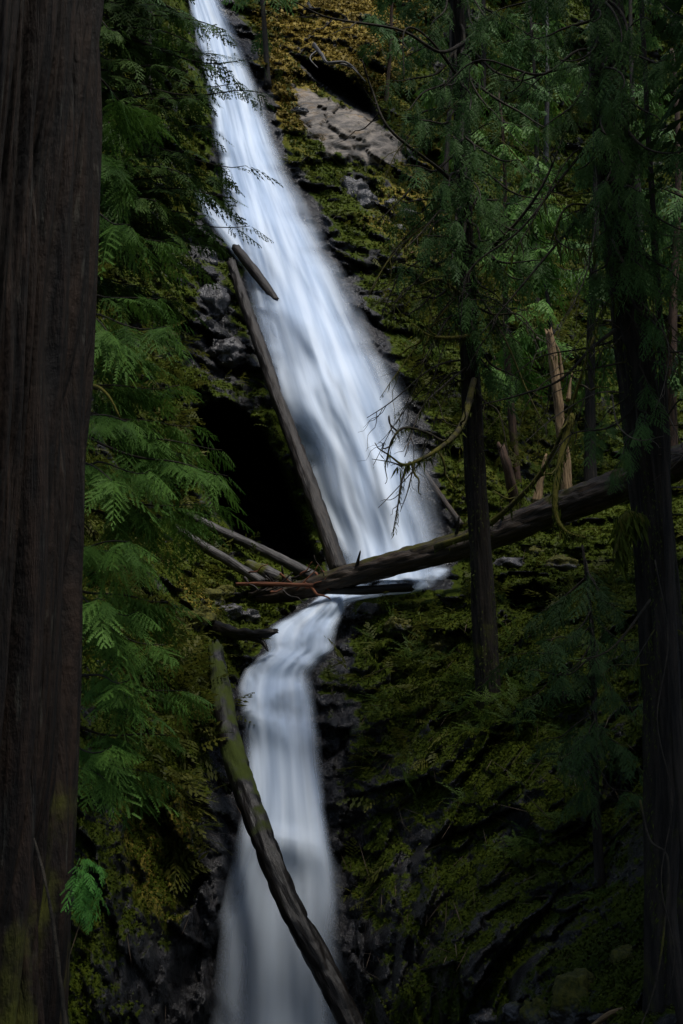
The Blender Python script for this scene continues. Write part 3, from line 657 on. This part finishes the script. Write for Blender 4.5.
rt5 = np.random.default_rng(61)
def tangle(tree, curve, n, rows, dx, dy, Ys, r0, pale):
    for k in range(n):
        py = rt5.uniform(*rows); p0 = at_row(curve, py); ux, uy = [float(q) for q in pix(p0)]; sgn = -1 if rt5.random() < .68 else 1
        ex, ey = ux + sgn * rt5.uniform(*dx), uy + rt5.uniform(*dy); Y = p0[1] - rt5.uniform(*Ys); up = rt5.uniform(-25, 12)
        pts = [(ux, uy, p0[1]), (ux + (ex - ux) * .35, uy + (ey - uy) * .15 + up, p0[1] + (Y - p0[1]) * .4), (ux + (ex - ux) * .75, uy + (ey - uy) * .55 + rt5.uniform(-10, 10), p0[1] + (Y - p0[1]) * .8), (ex, ey, Y)]
        pl = rt5.random() < pale
        bare(tree, pts, r0 * rt5.uniform(.6, 1.3), 'twig_pale' if pl else 'twig', 0 if pl else rt5.uniform(.2, .7), int(rt5.integers(3, 7)), .35, 0 if pl else int(rt5.integers(0, 30)), droop=.6)
tangle(t5, c5, 24, (120, 470), (35, 130), (15, 130), (.3, .9), .0075, .35)
tangle(t5, c5, 7, (480, 850), (25, 80), (10, 70), (.2, .6), .006, .25)
tangle(t4, c4_, 30, (90, 400), (35, 110), (10, 110), (.4, 1.4), .016, .12)
def trunk_moss(tree, curve, rad, n, z0, z1, size):
    z = curve[:, 2]; ok = np.flatnonzero((z > z0) & (z < z1)); i = ok[rt5.integers(0, len(ok), n)]; a = rt5.uniform(0, 6.28, n)
    keep = fbm(np.stack([np.cos(a) * 1.5, np.sin(a) * 1.5, z[i] * .9], -1), 3, 13) > .02; i, a = i[keep], a[keep]
    d = np.stack([np.cos(a), np.sin(a), 0 * a], -1); mb = MB(); X = norm(np.array([0, 0, -1.]) + d * .45 + rt5.normal(0, .35, (len(i), 3)))
    scatter(mb, [kite(np.zeros(3), np.array([1., 0, 0]), np.array([0, 1., 0]), 1., .1)], curve[i] + d * rad + np.array([0, 0, 1.]) * rt5.uniform(-.5, .5, (len(i), 1)) * abs(z[1] - z[0]), X, d + rt5.normal(0, .3, (len(i), 3)), rt5.uniform(.4, 1.4, len(i)) * size, rt5)
    tag(mb.build('trunk_moss', M['moss_leaf'], tree), kind='stuff')
trunk_moss(t5, c5, .185, 9000, -2, 3.6, .032); trunk_moss(t4, c4_, .205, 5000, c4_[0, 2], 9, .05)

# --- thin stems and vines at the right edge
def stem(name, label, cat, pts, r0, mat, mossy, n=40, twigs=0, group=None):
    c = spline(np.vstack([P(*p) for p in pts]), n); o = thing(name, label, cat, c[0], group)
    solid('trunk', c, np.linspace(r0, r0 * .6, n), M[mat], o, 10, bark_disp(r0 * .25, 3, 2, 5), mossf=lambda V: mossy + .3 * noise(V * 3, 2))
    return o
s = stem('sapling', 'thin dark sapling stem between the moss-hung trunk and the right edge', 'tree', [(690,900,8.),(676,700,8.2),(668,520,8.5),(663,380,8.8),(652,200,9.2),(640,-20,9.6)], .045, 'bark_dark', .2)
bare(s, [(665,420,8.7),(680,400,8.5),(695,405,8.4)], .008, mossy=.4, twigs=3)
stem('vine', 'thin vine dangling in loops down the lower right edge', 'vine', [(655,560,8.2),(668,640,8.1),(657,720,8.),(672,800,8.),(661,880,7.9),(674,950,7.9),(668,1000,7.9)], .006, 'twig', .1)
stem('vine', 'brown mossy vine hanging against the lower right trunk', 'vine', [(640,800,8.3),(650,840,8.2),(668,860,8.1),(664,930,8.),(655,985,8.),(640,1030,8.)], .010, 'twig', .5)
stem('dead_sapling', 'dead mossy sapling leaning at the bottom right corner', 'tree', [(690,1060,8.),(675,960,8.1),(672,900,8.2),(678,820,8.3),(685,700,8.5)], .05, 'bark_dark', .35)

# --- mossy limb crossing in front of the log, and its hooked end
o = thing('fallen_limb', 'thin mossy limb propped diagonally across the front of the log', 'branch', P(440, 546, 20.2))
bare(o, [(436,547,20.4),(480,530,19.6),(520,497,19.),(548,462,18.6),(570,410,18.2),(596,330,17.8)], .055, mossy=.6, twigs=4, tl=.2, strands=160, name='limb')
o = thing('fallen_limb', 'hooked moss-wrapped limb hanging down in front of the log beside the snag', 'branch', P(566, 430, 18.4))
bare(o, [(572,415,18.4),(563,450,18.2),(556,488,18.),(556,515,17.9),(566,532,17.8),(585,538,17.8)], .06, mossy=.9, twigs=2, tl=.2, strands=260, name='limb')

# --- young cedar on the dark right bank
b = on_hill(590, 860)[0]; t6 = thing('young_cedar', 'young dark green cedar growing on the shaded right bank', 'tree', b - np.array([0, 0, .2]))
c6 = trunk_curve(b - np.array([0, .4, .3]), P(585, 545, b[1] + .4), 60, .05, 4); trunk_part(t6, c6, .06, .02, M['bark_dark'], 10, .006, .2, 2)
tips = [(508,655,13.6),(530,620,13.8),(560,598,14.),(600,590,13.2),(560,680,12.8),(520,700,13.2),(612,690,12.6),(640,795,12.2),(560,760,12.6),(590,735,12.5),(540,740,13.),(636,640,12.8),(545,640,12.6),(625,745,12.2),(600,660,12.4),(575,630,12.8),(530,670,12.4),(648,700,12.4),(580,790,12.6),(615,610,13.)]
cr = MB(); leafy(t6, cr, c6, tips, r1, SPR_HI, .50, 10, None, .012, (10, 50), .06, .25, .75)
cr.build('crown', M['cedar_dark'], t6)  # dark green leaves, deepened to put the bank's dim light in their colour

# --- slender trees on the far slope
bg = [((545,165),14,.13,'log_grey','pale-barked tree glimpsed through the boughs high on the right slope'),
      ((384,98),9,.09,'bark_red','slender reddish trunk above the pale rock slab'),
      ((268,66),9,.12,'bark_dark','dark trunk just right of the top of the waterfall'),
      ((515,470),10,.12,'bark_red','reddish trunk behind the log left of the broken snag'),
      ((588,480),12,.17,'bark_dark','dark mossy trunk behind the log between snag and right trunk'),
      ((535,300),13,.12,'bark_dark','thin dark tree on the yellow-green slope under the boughs'),
      ((440,210),12,.12,'bark_dark','thin tree standing right of the grey rock ribs'),
      ((640,330),14,.16,'bark_dark','dark tree behind the right trunk on the upper slope'),
      ((480,110),12,.14,'bark_dark','tree high on the slope behind the slim cedar'),
      ((610,160),14,.16,'bark_dark','tree at the top right on the far slope'),
      ((670,480),12,.18,'bark_red','reddish trunk behind the thick end of the log'),
      ((150,90),10,.14,'bark_dark','tree on the left slope behind the hemlock boughs'),
      ((560,420),8,.09,'bark_dark','thin leaning tree behind the top of the broken snag')]
for k, ((px, py), h, r0, mt, lab) in enumerate(bg):
    b, nn, dd = on_hill(px, py); rb = np.random.default_rng(100 + k)
    o = thing('slope_tree', lab, 'tree', b - np.array([0, 0, .5]), 'slender trees on the far slope')
    cc = trunk_curve(b - np.array([0, 0, .8]), b + np.array([rb.uniform(-.8, .8), -.6, h]), 40, .15, k); trunk_part(o, cc, r0, r0 * .35, M[mt], 12, r0 * .15, .4, k, lambda V: .3 + .3 * noise(V, 3))
    mb = MB(); nb = 16
    for j in range(nb):
        f = rb.uniform(.28, 1.); bb = cc[int(f * 39)]; a = rb.uniform(0, 6.28); L = (2.3 - 1.5 * f) * rb.uniform(.6, 1.1)
        c = branch_curve(bb, bb + np.array([math.cos(a) * L, math.sin(a) * L, -.25 * L]), .08, 10, .06, rb)
        leafy_branch(mb, c, rb, SPR_LO, .85, 14, .15, .6)
        v, q, t = tube(c, np.linspace(.03, .008, 10), 5); put('branch', v, q, t, M['twig'], o, {'moss': np.full(len(v), .4), 'rnd': np.zeros(len(v))})
    mb.build('crown', M['cedar_blue' if k % 3 else 'cedar_green'], o)

# --- tall cedars added round the viewpoint, out of view, to shade the gorge
for k, (x, y, h, zl, lm) in enumerate([(-6.5,9,24,7,4.2),(8.6,10.5,26,7,4.2),(-8.5,16,26,8,4.2),(8.5,17,27,8,4.4),(-4.8,-2,26,7,4.4),(7.5,-3,24,7,4.4),(6.4,1.,25,7,4.4),(2.,-5,26,7,4.6),(-9.,4,24,7,4.2),(5.9,6,25,7,4.1),(6.9,10.2,17,4,3.3),(8.3,14.5,17,4.5,3.6),(4.6,6.8,15,5.5,2.2),(-5.4,12.5,25,12.5,3.2)]):
    rb = np.random.default_rng(300 + k); bz = float(ground_z(np.array([float(x)]), np.array([float(y)]))[0]) - .3
    if y > 8: bz = min(bz, -3.)
    o = thing('cedar_tree', 'unseen tall cedar added beside the viewpoint to shade the gorge', 'tree', (x, y, bz), 'unseen cedars added for shade')
    cc = trunk_curve((x, y, bz), (x + rb.uniform(-.4, .4), y, h), 60, .1, k); trunk_part(o, cc, .36, .06, M['bark_dark'], 18, .03, .4, k)
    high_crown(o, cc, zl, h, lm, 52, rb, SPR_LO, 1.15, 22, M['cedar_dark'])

# ------------------------------------------------------------------ logs
def log(label, pts, rad, mat, n=16, m=60, amp=.25, jag=.05, mossf=None, name='fallen_log', cat='log', group=None, k=3.):
    pts = np.array(pts, float); c = spline(np.column_stack([P(pts[:, 0], pts[:, 1], pts[:, 2])]), m); rd = np.interp(np.linspace(0, 1, m), np.linspace(0, 1, len(np.atleast_1d(rad))), np.atleast_1d(rad))
    v, q, t = tube(c, rd, n, bark_disp(float(np.mean(rd)) * amp, k, 1.2, int(abs(pts[0, 0]))), True, jag); uv = tube_uv(c, rd, n, float(pts[0, 0])); mo = np.zeros(len(v)) if mossf is None else mossf(v, c)
    return tag(put(name, v, q, t, M[mat], None, {'moss': mo, 'rnd': np.zeros(len(v)), 'tuv': uv}, True, c[0]), label, cat, group), c
topside = lambda a, b: (lambda V, c: a + b * np.clip((V[:, 2] - np.interp(V[:, 0], *(np.array(sorted(zip(c[:, 0], c[:, 2]))).T))) / .2, -1, 1) + .25 * noise(V * 1.6, 8))
lg, cl = log('long mossy log lying across the stream in front of the waterfall foot', [(258,598,23.9),(300,590,23.6),(380,567,23.),(480,540,22.3),(560,508,21.7),(640,478,21.1),(720,446,20.5),(830,405,19.8)],
    [.16,.22,.25,.29,.31,.33,.35,.38], 'log_brown', 36, 180, .20, .14, topside(.14, .40))
for (i, dx, dz, L) in ((18, -.1, 1, .35), (44, .2, .8, .28), (70, .1, .9, .4), (84, -.2, .7, .3)):
    p = cl[i]; d = norm(np.array([dx, -.7, dz])); solid('branch_stub', p + np.outer(np.linspace(.1, .25 + L, 8), d), np.linspace(.05, .02, 8), M['twig'], lg, 8, bark_disp(.008, 3, 3, i), .03, lambda V: .3 + 0 * V[:, 0])
log('bare brown log leaning steeply against the left side of the waterfall', [(231,262,29.6),(250,318,28.6),(278,398,27.2),(308,482,25.8),(340,572,24.4)], [.13,.16,.18,.19,.20], 'log_dark', 24, 130, .2, .12, lambda V, c: .1 + .3 * noise(V * 1.2, 4) + .4 * sstep(5.6, 4.4, V[:, 2]))
log('short reddish log wedged high in the waterfall beside the leaning log', [(236,248,30.2),(254,271,29.65),(277,302,29.1)], [.13,.15,.11], 'log_dark', 16, 40, .12, .08)
log('curved mossy log standing on end in front of the lower waterfall', [(215,648,19.9),(221,690,19.2),(233,752,18.2),(259,828,17.3),(290,905,16.7),(325,970,16.3),(362,1046,15.9)], [.14,.18,.185,.18,.17,.165,.155], 'log_wet', 28, 150, .22, .12,
    lambda V, c: (.62 * sstep(-1.6, .9, V[:, 2]) - .12) + .5 * noise(V * 1.3, 4) + .5 * noise(V * 4., 5) - .05 + .2 * sstep(-.3, 1.5, V[:, 2]))
log('upper of two grey driftwood logs lying below the cave', [(188,515,25.),(225,533,24.9),(268,553,24.6),(314,577,24.2)], [.09,.11,.12,.12], 'log_grey', 14, 60, .14, .06, lambda V, c: .25 * noise(V * 2, 3))
log('lower grey driftwood log with a split end on the left bank', [(176,528,24.2),(205,547,24.),(232,563,23.8),(262,582,23.6)], [.09,.11,.11,.10], 'log_grey', 14, 60, .16, .09, lambda V, c: .1 + .3 * noise(V * 2, 3))
log('orange-red broken branch lying under the left end of the log', [(236,584,23.4),(265,584,23.3),(312,585,23.2)], [.035,.05,.04], 'wood_red', 8, 30, .2, .03, name='fallen_branch', cat='branch')
log('flat dark plank-like log in the stream under the crossing log', [(326,591,23.4),(365,590,23.2),(412,587,23.)], [.07,.10,.09], 'log_wet', 12, 40, .14, .05)
log('thin bare pole lying along the right foot of the waterfall', [(420,465,26.6),(438,492,26.),(462,525,25.2)], [.05,.07,.06], 'log_brown', 10, 40, .14, .04)
log('mossy slab of wood leaning on the driftwood by the cave', [(246,563,24.),(264,572,23.9),(292,583,23.7)], [.10,.17,.12], 'log_grey', 12, 30, .2, .07, lambda V, c: .45 + .5 * noise(V * 3, 3))
log('brown branch lying on the ground at the bottom right', [(588,1030,9.4),(610,1014,9.3),(628,1008,9.3)], [.018,.024,.016], 'wood_orange', 8, 20, .2, .02, name='fallen_branch', cat='branch')
rt = np.random.default_rng(8)
for k, (a, b, lab) in enumerate((((296,590),(318,565),'red twig sticking up steeply from the log jam'), ((305,588),(326,578),'low red twig at the right of the log jam'), ((300,575),(312,562),'short red twig at the back of the log jam'), ((330,588),(314,555),'thin dark twig arching over the log jam'))):
    c = branch_curve(P(*a, 23.3), P(*b, 23.2), .06, 12, .08, rt); v, q, t = tube(c, np.linspace(.022, .008, 12), 6)
    tag(put('twig', v, q, t, M['wood_red' if k < 3 else 'twig'], None, {'moss': np.zeros(len(v)), 'rnd': np.zeros(len(v))}, True, c[0]), lab, 'twig', 'twigs in the log jam')

for k in range(16):
    x0, y0 = rt.uniform(232, 322), rt.uniform(566, 600); an = rt.uniform(-.9, .7); L = rt.uniform(12, 34); Yd = rt.uniform(23.15, 23.7)
    c = branch_curve(P(x0, y0, Yd), P(x0 + L * math.cos(an), y0 - L * math.sin(an), Yd - rt.uniform(-.2, .3)), .04, 10, .1, rt); v, q, t = tube(c, np.linspace(.03, .012, 10) * rt.uniform(.6, 1.3), 6)
    tag(put('stick', v, q, t, M['wood_red' if k % 3 == 0 else 'log_dark'], None, {'moss': np.zeros(len(v)), 'rnd': np.zeros(len(v)), 'tuv': v * .3}, True, c[0]), 'small stick caught in the log jam at the ledge', 'stick', 'sticks in the log jam')

# --- broken snag behind the log
sb = on_hill(562, 505)[0]; sY = on_hill(566, 522)[2] - .3
o = thing('broken_snag', 'pale orange broken tree snag standing behind the crossing log', 'snag', P(566, 520, sY))
c = spline(np.vstack([P(568, 520, sY), P(565, 470, sY), P(559, 410, sY), P(552, 350, sY), P(549, 333, sY)]), 60)
solid('trunk', c, np.linspace(.17, .10, 60), M['wood_orange'], o, 18, bark_disp(.035, 3, 1., 3), .14, lambda V: .55 * sstep(6.4, 5.2, V[:, 2]) + .3 * noise(V * 2, 1))
for pts, r0 in (([(568,400,sY),(570,385,sY),(572,374,sY)], .06), ([(536,502,sY),(541,480,sY),(546,455,sY)], .13), ([(562,380,sY),(560,355,sY),(555,342,sY)], .05)):
    cc = spline(np.vstack([P(*p) for p in pts]), 20); solid('splinter', cc, np.linspace(r0, r0 * .3, 20), M['wood_orange'], o, 9, bark_disp(r0 * .25, 3, 1, 6), .08)
o = thing('broken_stump', 'short reddish rotten stump leaning left of the snag', 'stump', P(514, 510, on_hill(514, 505)[2]))
hd = on_hill(514, 505)[2]; cc = spline(np.vstack([P(516, 515, hd + .2), P(508, 470, hd - .3), P(501, 446, hd - .3)]), 24); solid('trunk', cc, np.linspace(.15, .10, 24), M['bark_red'], o, 12, bark_disp(.03, 3, 1, 9), .1, lambda V: .3 + .3 * noise(V * 3, 2))

# --- dead roots hanging from the undercut at the top, and the dark root over the lower chute
o = thing('dead_root', 'weathered pale roots dangling over the undercut above the rock slab', 'root', P(320, 50, 36.5))
for pts, r0 in (([(314,45,37.),(322,55,36.4),(328,63,36.2),(345,62,36.2),(358,72,36.4)], .09), ([(318,50,36.8),(310,58,36.5),(318,68,36.4)], .05), ([(335,62,36.3),(352,68,36.3),(366,82,36.4)], .05)):
    solid('root_arm', spline(np.vstack([P(*p) for p in pts]), 24), np.linspace(r0, r0 * .4, 24), M['log_grey'], o, 9, bark_disp(r0 * .25, 3, 2, 4), .04)
o = thing('dead_root', 'black wet root snout jutting over the top of the lower waterfall', 'root', P(235, 632, 21.6))
for pts, r0 in (([(215,628,21.8),(240,634,21.3),(262,634,21.),(277,631,20.9)], .17), ([(250,636,21.2),(262,642,21.),(268,651,20.9)], .09)):
    solid('root_arm', spline(np.vstack([P(*p) for p in pts]), 24), np.linspace(r0, r0 * .35, 24), M['log_wet'], o, 12, bark_disp(r0 * .3, 3, 2, 4), .05, lambda V: .15 + .4 * noise(V * 2, 1))

# ------------------------------------------------------------------ boulders
def boulder(px, py, rp, lab, mossy=.3, flat=.7, grp=None, lift=.45, seed=0):
    p, nn, dd = on_hill(px, py); d = dd - .1; r0 = rp * d / F_PX; rb = np.random.default_rng(seed + int(px * 7 + py))
    ce = p + np.array([0, -.25 * r0, -lift * r0]); th, ph = np.meshgrid(np.linspace(0, 2 * math.pi, 37)[:-1], np.linspace(.02, math.pi - .02, 24))
    dr = np.stack([np.sin(ph) * np.cos(th), np.sin(ph) * np.sin(th), np.cos(ph)], -1)
    q = dr * 1.3 + rb.uniform(0, 50, 3); e1, e2, vv = cells(q * 1.1, 2)
    rad = 1 + 35e-2 * fbm(q * .8, 3, 5) + .55 * (vv - .5) + .3 * (e1 - .5) + .08 * fbm(q * 4, 2, 6)
    V = dr * rad[..., None] * np.array([1.1, 1., flat]) * r0
    nu = 36; i, j = np.meshgrid(np.arange(23), np.arange(36), indexing='ij'); Q = np.stack([i * nu + j, (i + 1) * nu + j, (i + 1) * nu + (j + 1) % nu, i * nu + (j + 1) % nu], -1).reshape(-1, 4)
    n0 = len(V.reshape(-1, 3)); VV = np.vstack([V.reshape(-1, 3), [[0, 0, flat * r0]], [[0, 0, -flat * r0]]]); k = np.arange(36)
    T = np.vstack([np.stack([np.full(36, n0), k, (k + 1) % 36], -1), np.stack([np.full(36, n0 + 1), 22 * 36 + (k + 1) % 36, 22 * 36 + k], -1)])
    mo = mossy + .45 * np.clip(VV[:, 2] / r0, -1, 1)
    tag(put('boulder', VV + ce, Q, T, M['boulder'], None, {'moss': mo, 'rnd': mo * 0}, True, ce), lab, 'rock', grp)
B = [(575,992,20,'tall dark boulder with a moss cap at the bottom right',.55,1.3),(545,1003,20,'round boulder half covered in moss at the bottom',.5,.8),(604,1012,14,'grey flat stone between the mossy boulders and the right edge',-.4,.5),
 (640,1008,24,'broad mossy rock by the foot of the right trunk',.6,.6),(518,1006,13,'small dark stone left of the round mossy boulder',.1,.7),(490,1010,15,'low dark stone on the gorge floor',.0,.6),(628,950,16,'mossy lump of rock under the right trunk',.6,.7),
 (399,577,13,'grey wet rock in the stream behind the crossing log',-.5,.6),(421,574,9,'small dark rock in the stream right of the grey wet rock',-.4,.6),(376,578,8,'small black rock in the stream left of the grey wet rock',-.5,.6),
 (352,600,9,'black wet rock at the right lip of the lower chute',-.5,.8),(368,606,11,'wet rock under the plank-like log',-.3,.7),(228,606,12,'black rock with thin water over it, left of the chute',-.5,.6),(246,612,10,'wet black rock at the left lip of the lower chute',-.5,.7),
 (210,592,13,'moss-capped rock at the top of the left bank',.6,.8),(196,612,15,'yellow mossy hummock on the left bank',.75,.8),(222,588,9,'small mossy rock beneath the driftwood logs',.6,.8),(232,632,12,'mossy rock behind the wet root snout',.4,.8),
 (212,300,14,'pale grey cracked outcrop left of the leaning log',-.5,1.3),(226,345,15,'grey slabby outcrop beside the middle of the leaning log',-.5,1.0),(206,255,11,'small grey outcrop below the side trickle',-.3,1.2),
 (391,203,8,'small pale rock on the slope right of the waterfall',-.5,.8),(405,212,10,'grey stone beside the small pale rock',-.4,.7),(396,228,7,'little dark stone under the grey stone',-.4,.8),(350,188,14,'blue-grey rock block below the pale slab',-.5,1.2),(366,200,11,'grey rock rib right of the blue-grey block',-.4,1.3),(297,110,8,'pale stone at the edge of the moss strip by the falls',-.5,.6),
 (440,640,16,'mossy boulder on the slope right of the chute',.6,.7),(400,620,12,'mossy rock below the stream on the right',.6,.7),(510,560,14,'grey stone under the log right of the slim trunk',-.1,.6),(530,548,12,'mossy stone in the gap under the log',.5,.7),(560,560,15,'mossy rock under the thick half of the log',.5,.6)]
for k, (px, py, rp, lab, mo, fl) in enumerate(B): boulder(px, py, rp, lab, mo, fl, 'rocks of the gorge', seed=k)

# ------------------------------------------------------------------ ferns and ground cover
rf = np.random.default_rng(77); fern_mesh = []
for k in range(5):
    mb = MB(); n = 11; a = np.arange(n) * 2 * math.pi / n + rf.uniform(-.25, .25, n)
    X = np.stack([np.cos(a), np.sin(a), rf.uniform(.5, 1.1, n)], -1); scatter(mb, FERN, np.zeros((n, 3)), X, np.repeat([[0, 0, 1.]], n, 0), rf.uniform(.7, 1.1, n), rf)
    V = np.vstack(mb.V); fern_mesh.append(mesh('fern', V, np.vstack(mb.Q), None, {'rnd': np.concatenate(mb.A)})); fern_mesh[-1].materials.append(M['fern_green'])
zones = [('low sword fern rooted in the moss of the left bank', 'ferns on the left bank', [(110,120,190,330),(120,570,200,770)], 22, .5),
         ('sword fern on the dark shaded right bank', 'ferns on the right bank', [(350,620,480,820),(490,560,640,900)], 44, .5),
         ('small fern on the upper slope right of the falls', 'ferns on the upper slope', [(395,130,680,480)], 50, .7)]
for lab, grp, boxes, n, sz in zones:
    for k in range(n):
        bx = boxes[k % len(boxes)]; p, nn, dd = on_hill(rf.uniform(bx[0], bx[2]), rf.uniform(bx[1], bx[3]), -.02)
        o = bpy.data.objects.new('fern', fern_mesh[int(rf.integers(5))]); C.objects.link(o); o.location = [float(x) for x in p]
        ax = Vector([float(x) for x in norm(nn * .8 + np.array([0, 0, .8]))]); o.rotation_euler = ax.to_track_quat('Z', 'Y').to_euler(); o.rotation_euler.rotate_axis('Z', rf.uniform(0, 6))
        s = sz * rf.uniform(.7, 1.3); o.scale = (s, s, s); tag(o, lab, 'fern', grp)

for k, (px, py) in enumerate(((470,690),(482,704),(497,700),(510,708),(524,694),(458,712),(505,724),(480,722))):
    p, nn, dd = on_hill(px, py, .0); o = bpy.data.objects.new('fern', fern_mesh[k % 5]); C.objects.link(o); o.location = [float(x) for x in p - np.array([0, .5, 0])]
    o.rotation_euler = (rf.uniform(.1, .5), rf.uniform(-.3, .3), rf.uniform(0, 6)); s = rf.uniform(.5, .8); o.scale = (s, s, s); tag(o, 'sword fern crowding round the foot of the slim dark trunk', 'fern', 'ferns at the slim trunk')
inframe = (GX > -30) & (GX < 713) & (GY > -30) & (GY < 1050)
blockw = (HM['wc'] > .03) | ((GX > 325) & (GX < 462) & (GY > 555) & (GY < 604)) | (HM['wc'] > .15) | (HM['slab'] > .7) | (HM['cave'] > .2) | (HM['und'] > .3)
flat_idx = np.flatnonzero(inframe & ~blockw)
area = (HD ** 2).ravel()[flat_idx]; mo_ = np.clip(moss.ravel()[flat_idx], 0, 1.2)
def pick(n, wgt): return flat_idx[rf.choice(len(flat_idx), n, p=wgt / wgt.sum())]
P_, N_, mo2, ye2 = HP.reshape(-1, 3), HN.reshape(-1, 3), moss.ravel(), yellow.ravel()
gyf = GY.ravel(); gxf = GX.ravel()
# shrubby undergrowth
wgt = (HD.ravel()[flat_idx] > 17) * (mo_ > .3) * (.15 + sstep(560, 300, gyf[flat_idx]) * .9 * (gxf[flat_idx] > 380) + .5 * (gxf[flat_idx] < 200)) * (.2 + (fbm(P_[flat_idx] * .6, 3, 91) > .02))
ix = pick(6500, wgt); mb = MB()
X = norm(N_[ix] * .7 + rf.normal(0, .55, (len(ix), 3)) + np.array([0, -.2, .05])); scatter(mb, SPR_LO + FERN, P_[ix] - N_[ix] * .03, X, np.array([0, 0, 1.]) + rf.normal(0, .3, (len(ix), 3)), rf.uniform(.25, .75, len(ix)), rf)
tag(mb.build('undergrowth', M['under_leaf']), 'leafy undergrowth covering the slopes', 'undergrowth', kind='stuff')
# fallen twigs and needles lying on the slope
wgt = (mo_ > -.2) * (.25 + (gxf[flat_idx] > 350) * 1.)
wgt = wgt * (HD.ravel()[flat_idx] > 13); ix = pick(1700, wgt); mb = MB(); X = norm(rf.normal(0, 1, (len(ix), 3))); X = norm(X - N_[ix] * (X * N_[ix]).sum(-1, keepdims=True) * .8)
scatter(mb, [np.vstack([kite(np.zeros(3), np.array([1., 0, 0]), np.array([0, 1., 0]), 1., .012), kite(np.zeros(3), np.array([1., 0, 0]), np.array([0, 0, 1.]), 1., .012)])], P_[ix] + N_[ix] * .04, X, N_[ix], rf.uniform(.12, .5, len(ix)) * rf.uniform(.6, 1.6, len(ix)), rf)
tag(mb.build('forest_litter', M['litter']), 'fallen twigs littering the mossy slopes', 'litter', kind='stuff')
# moss tufts, green and golden
TUFT = [np.vstack([kite(np.zeros(3), norm(np.array([1., dy, dz])), norm(np.array([-dy, 1., 0])), l, .2) for (dy, dz, l) in ((0, 0, 1.), (.6, .2, .8), (-.6, .1, .85))])]
for nm, mat, n, wg, lab in (('moss_cover', 'moss_leaf', 280000, np.clip(mo_ - .3, 0, 1) * ((ye2[flat_idx] < .75) | (gyf[flat_idx] > 130)), 'shaggy green moss covering the rock walls'),
                            ('golden_moss', 'golden', 12000, np.clip(mo_ - .1, 0, 1) * (ye2[flat_idx] > .45) * (gyf[flat_idx] < 130), 'golden yellow moss hanging above the pale rock slab')):
    if mat == 'golden': M['golden'] = leaf_mat('golden', c4(.12, .085, .018), c4(.36, .27, .06), .2, .1)
    ix = pick(n, wg); mb = MB()
    X = norm(np.array([0, 0, -.8]) + N_[ix] * .55 + rf.normal(0, .5, (len(ix), 3))); cl_ = np.clip(.5 + 1.3 * fbm(P_[ix] * .9, 4, 55) + rf.normal(0, .06, len(ix)), 0, 1)
    scatter(mb, TUFT, P_[ix] + N_[ix] * .02, X, N_[ix] + rf.normal(0, .3, (len(ix), 3)), np.linalg.norm(P_[ix], axis=1) * rf.uniform(.0013, .0036, len(ix)), rf, cl_, .04)
    # tufts shade like the cushion they grow from: faces wound outwards, normals mostly those of the ground
    Vt, Qt = np.vstack(mb.V), np.vstack(mb.Q)
    nn = norm(np.repeat(N_[ix], len(TUFT[0]), 0) + np.repeat(rf.normal(0, .2, (len(ix), 3)), len(TUFT[0]), 0))
    fn = np.cross(Vt[Qt[:, 1]] - Vt[Qt[:, 0]], Vt[Qt[:, 3]] - Vt[Qt[:, 0]]); flip = (fn * nn[Qt[:, 0]]).sum(-1) < 0
    Qt[flip] = Qt[flip][:, ::-1]; mb.Q = [Qt]; mb.V = [Vt]; fn = norm(np.where(flip[:, None], -fn, fn))
    nn[Qt.ravel()] = norm(nn[Qt.ravel()] * .75 + np.repeat(fn, 4, 0) * .25)
    mo = mb.build(nm, M[mat])
    mo.data.normals_split_custom_set_from_vertices(nn.astype(np.float32)); tag(mo, lab, 'moss', kind='stuff')

# ------------------------------------------------------------------ light, sky, camera
for o in bpy.data.objects:
    if 'o' in o: del o['o']
sd = norm(np.array([.30, -.42, 1.25]))
sun = bpy.data.objects.new('sun', bpy.data.lights.new('sun', 'SUN')); C.objects.link(sun)
sun.data.energy = 3.0; sun.data.angle = R(18); sun.data.color = (1., .96, .90)

sun.rotation_euler = Vector([float(x) for x in -sd]).to_track_quat('-Z', 'Y').to_euler()
w = bpy.data.worlds.new('World'); SC.world = w; w.use_nodes = True
nt = w.node_tree; sky = nt.nodes.new('ShaderNodeTexSky'); sky.sky_type = 'NISHITA'; sky.sun_disc = False
sky.dust_density = 1.5; sky.ozone_density = 1.2; sky.sun_elevation = math.asin(sd[2]); sky.sun_rotation = math.atan2(sd[0], sd[1])
bg = nt.nodes['Background']; nt.links.new(sky.outputs[0], bg.inputs[0]); bg.inputs[1].default_value = .12
cam = bpy.data.objects.new('camera', bpy.data.cameras.new('camera')); C.objects.link(cam)
cam.rotation_euler = (R(90) + PITCH, 0, 0); cam.data.sensor_fit = 'VERTICAL'; cam.data.sensor_height = 36.
cam.data.lens = F_PX * 36. / 1024; cam.data.clip_start = .05; cam.data.clip_end = 1000
SC.camera = cam
SC.view_settings.view_transform = 'Standard'; SC.view_settings.look = 'None'; SC.view_settings.gamma = 1; SC.view_settings.use_curve_mapping = False
SC.view_settings.exposure = EXPOSURE
SC.render.engine = 'CYCLES'
cy = SC.cycles; cy.max_bounces = 5; cy.diffuse_bounces = 3; cy.glossy_bounces = 2; cy.transmission_bounces = 3; cy.transparent_max_bounces = 16
cy.use_denoising = True; cy.caustics_reflective = False; cy.caustics_refractive = False
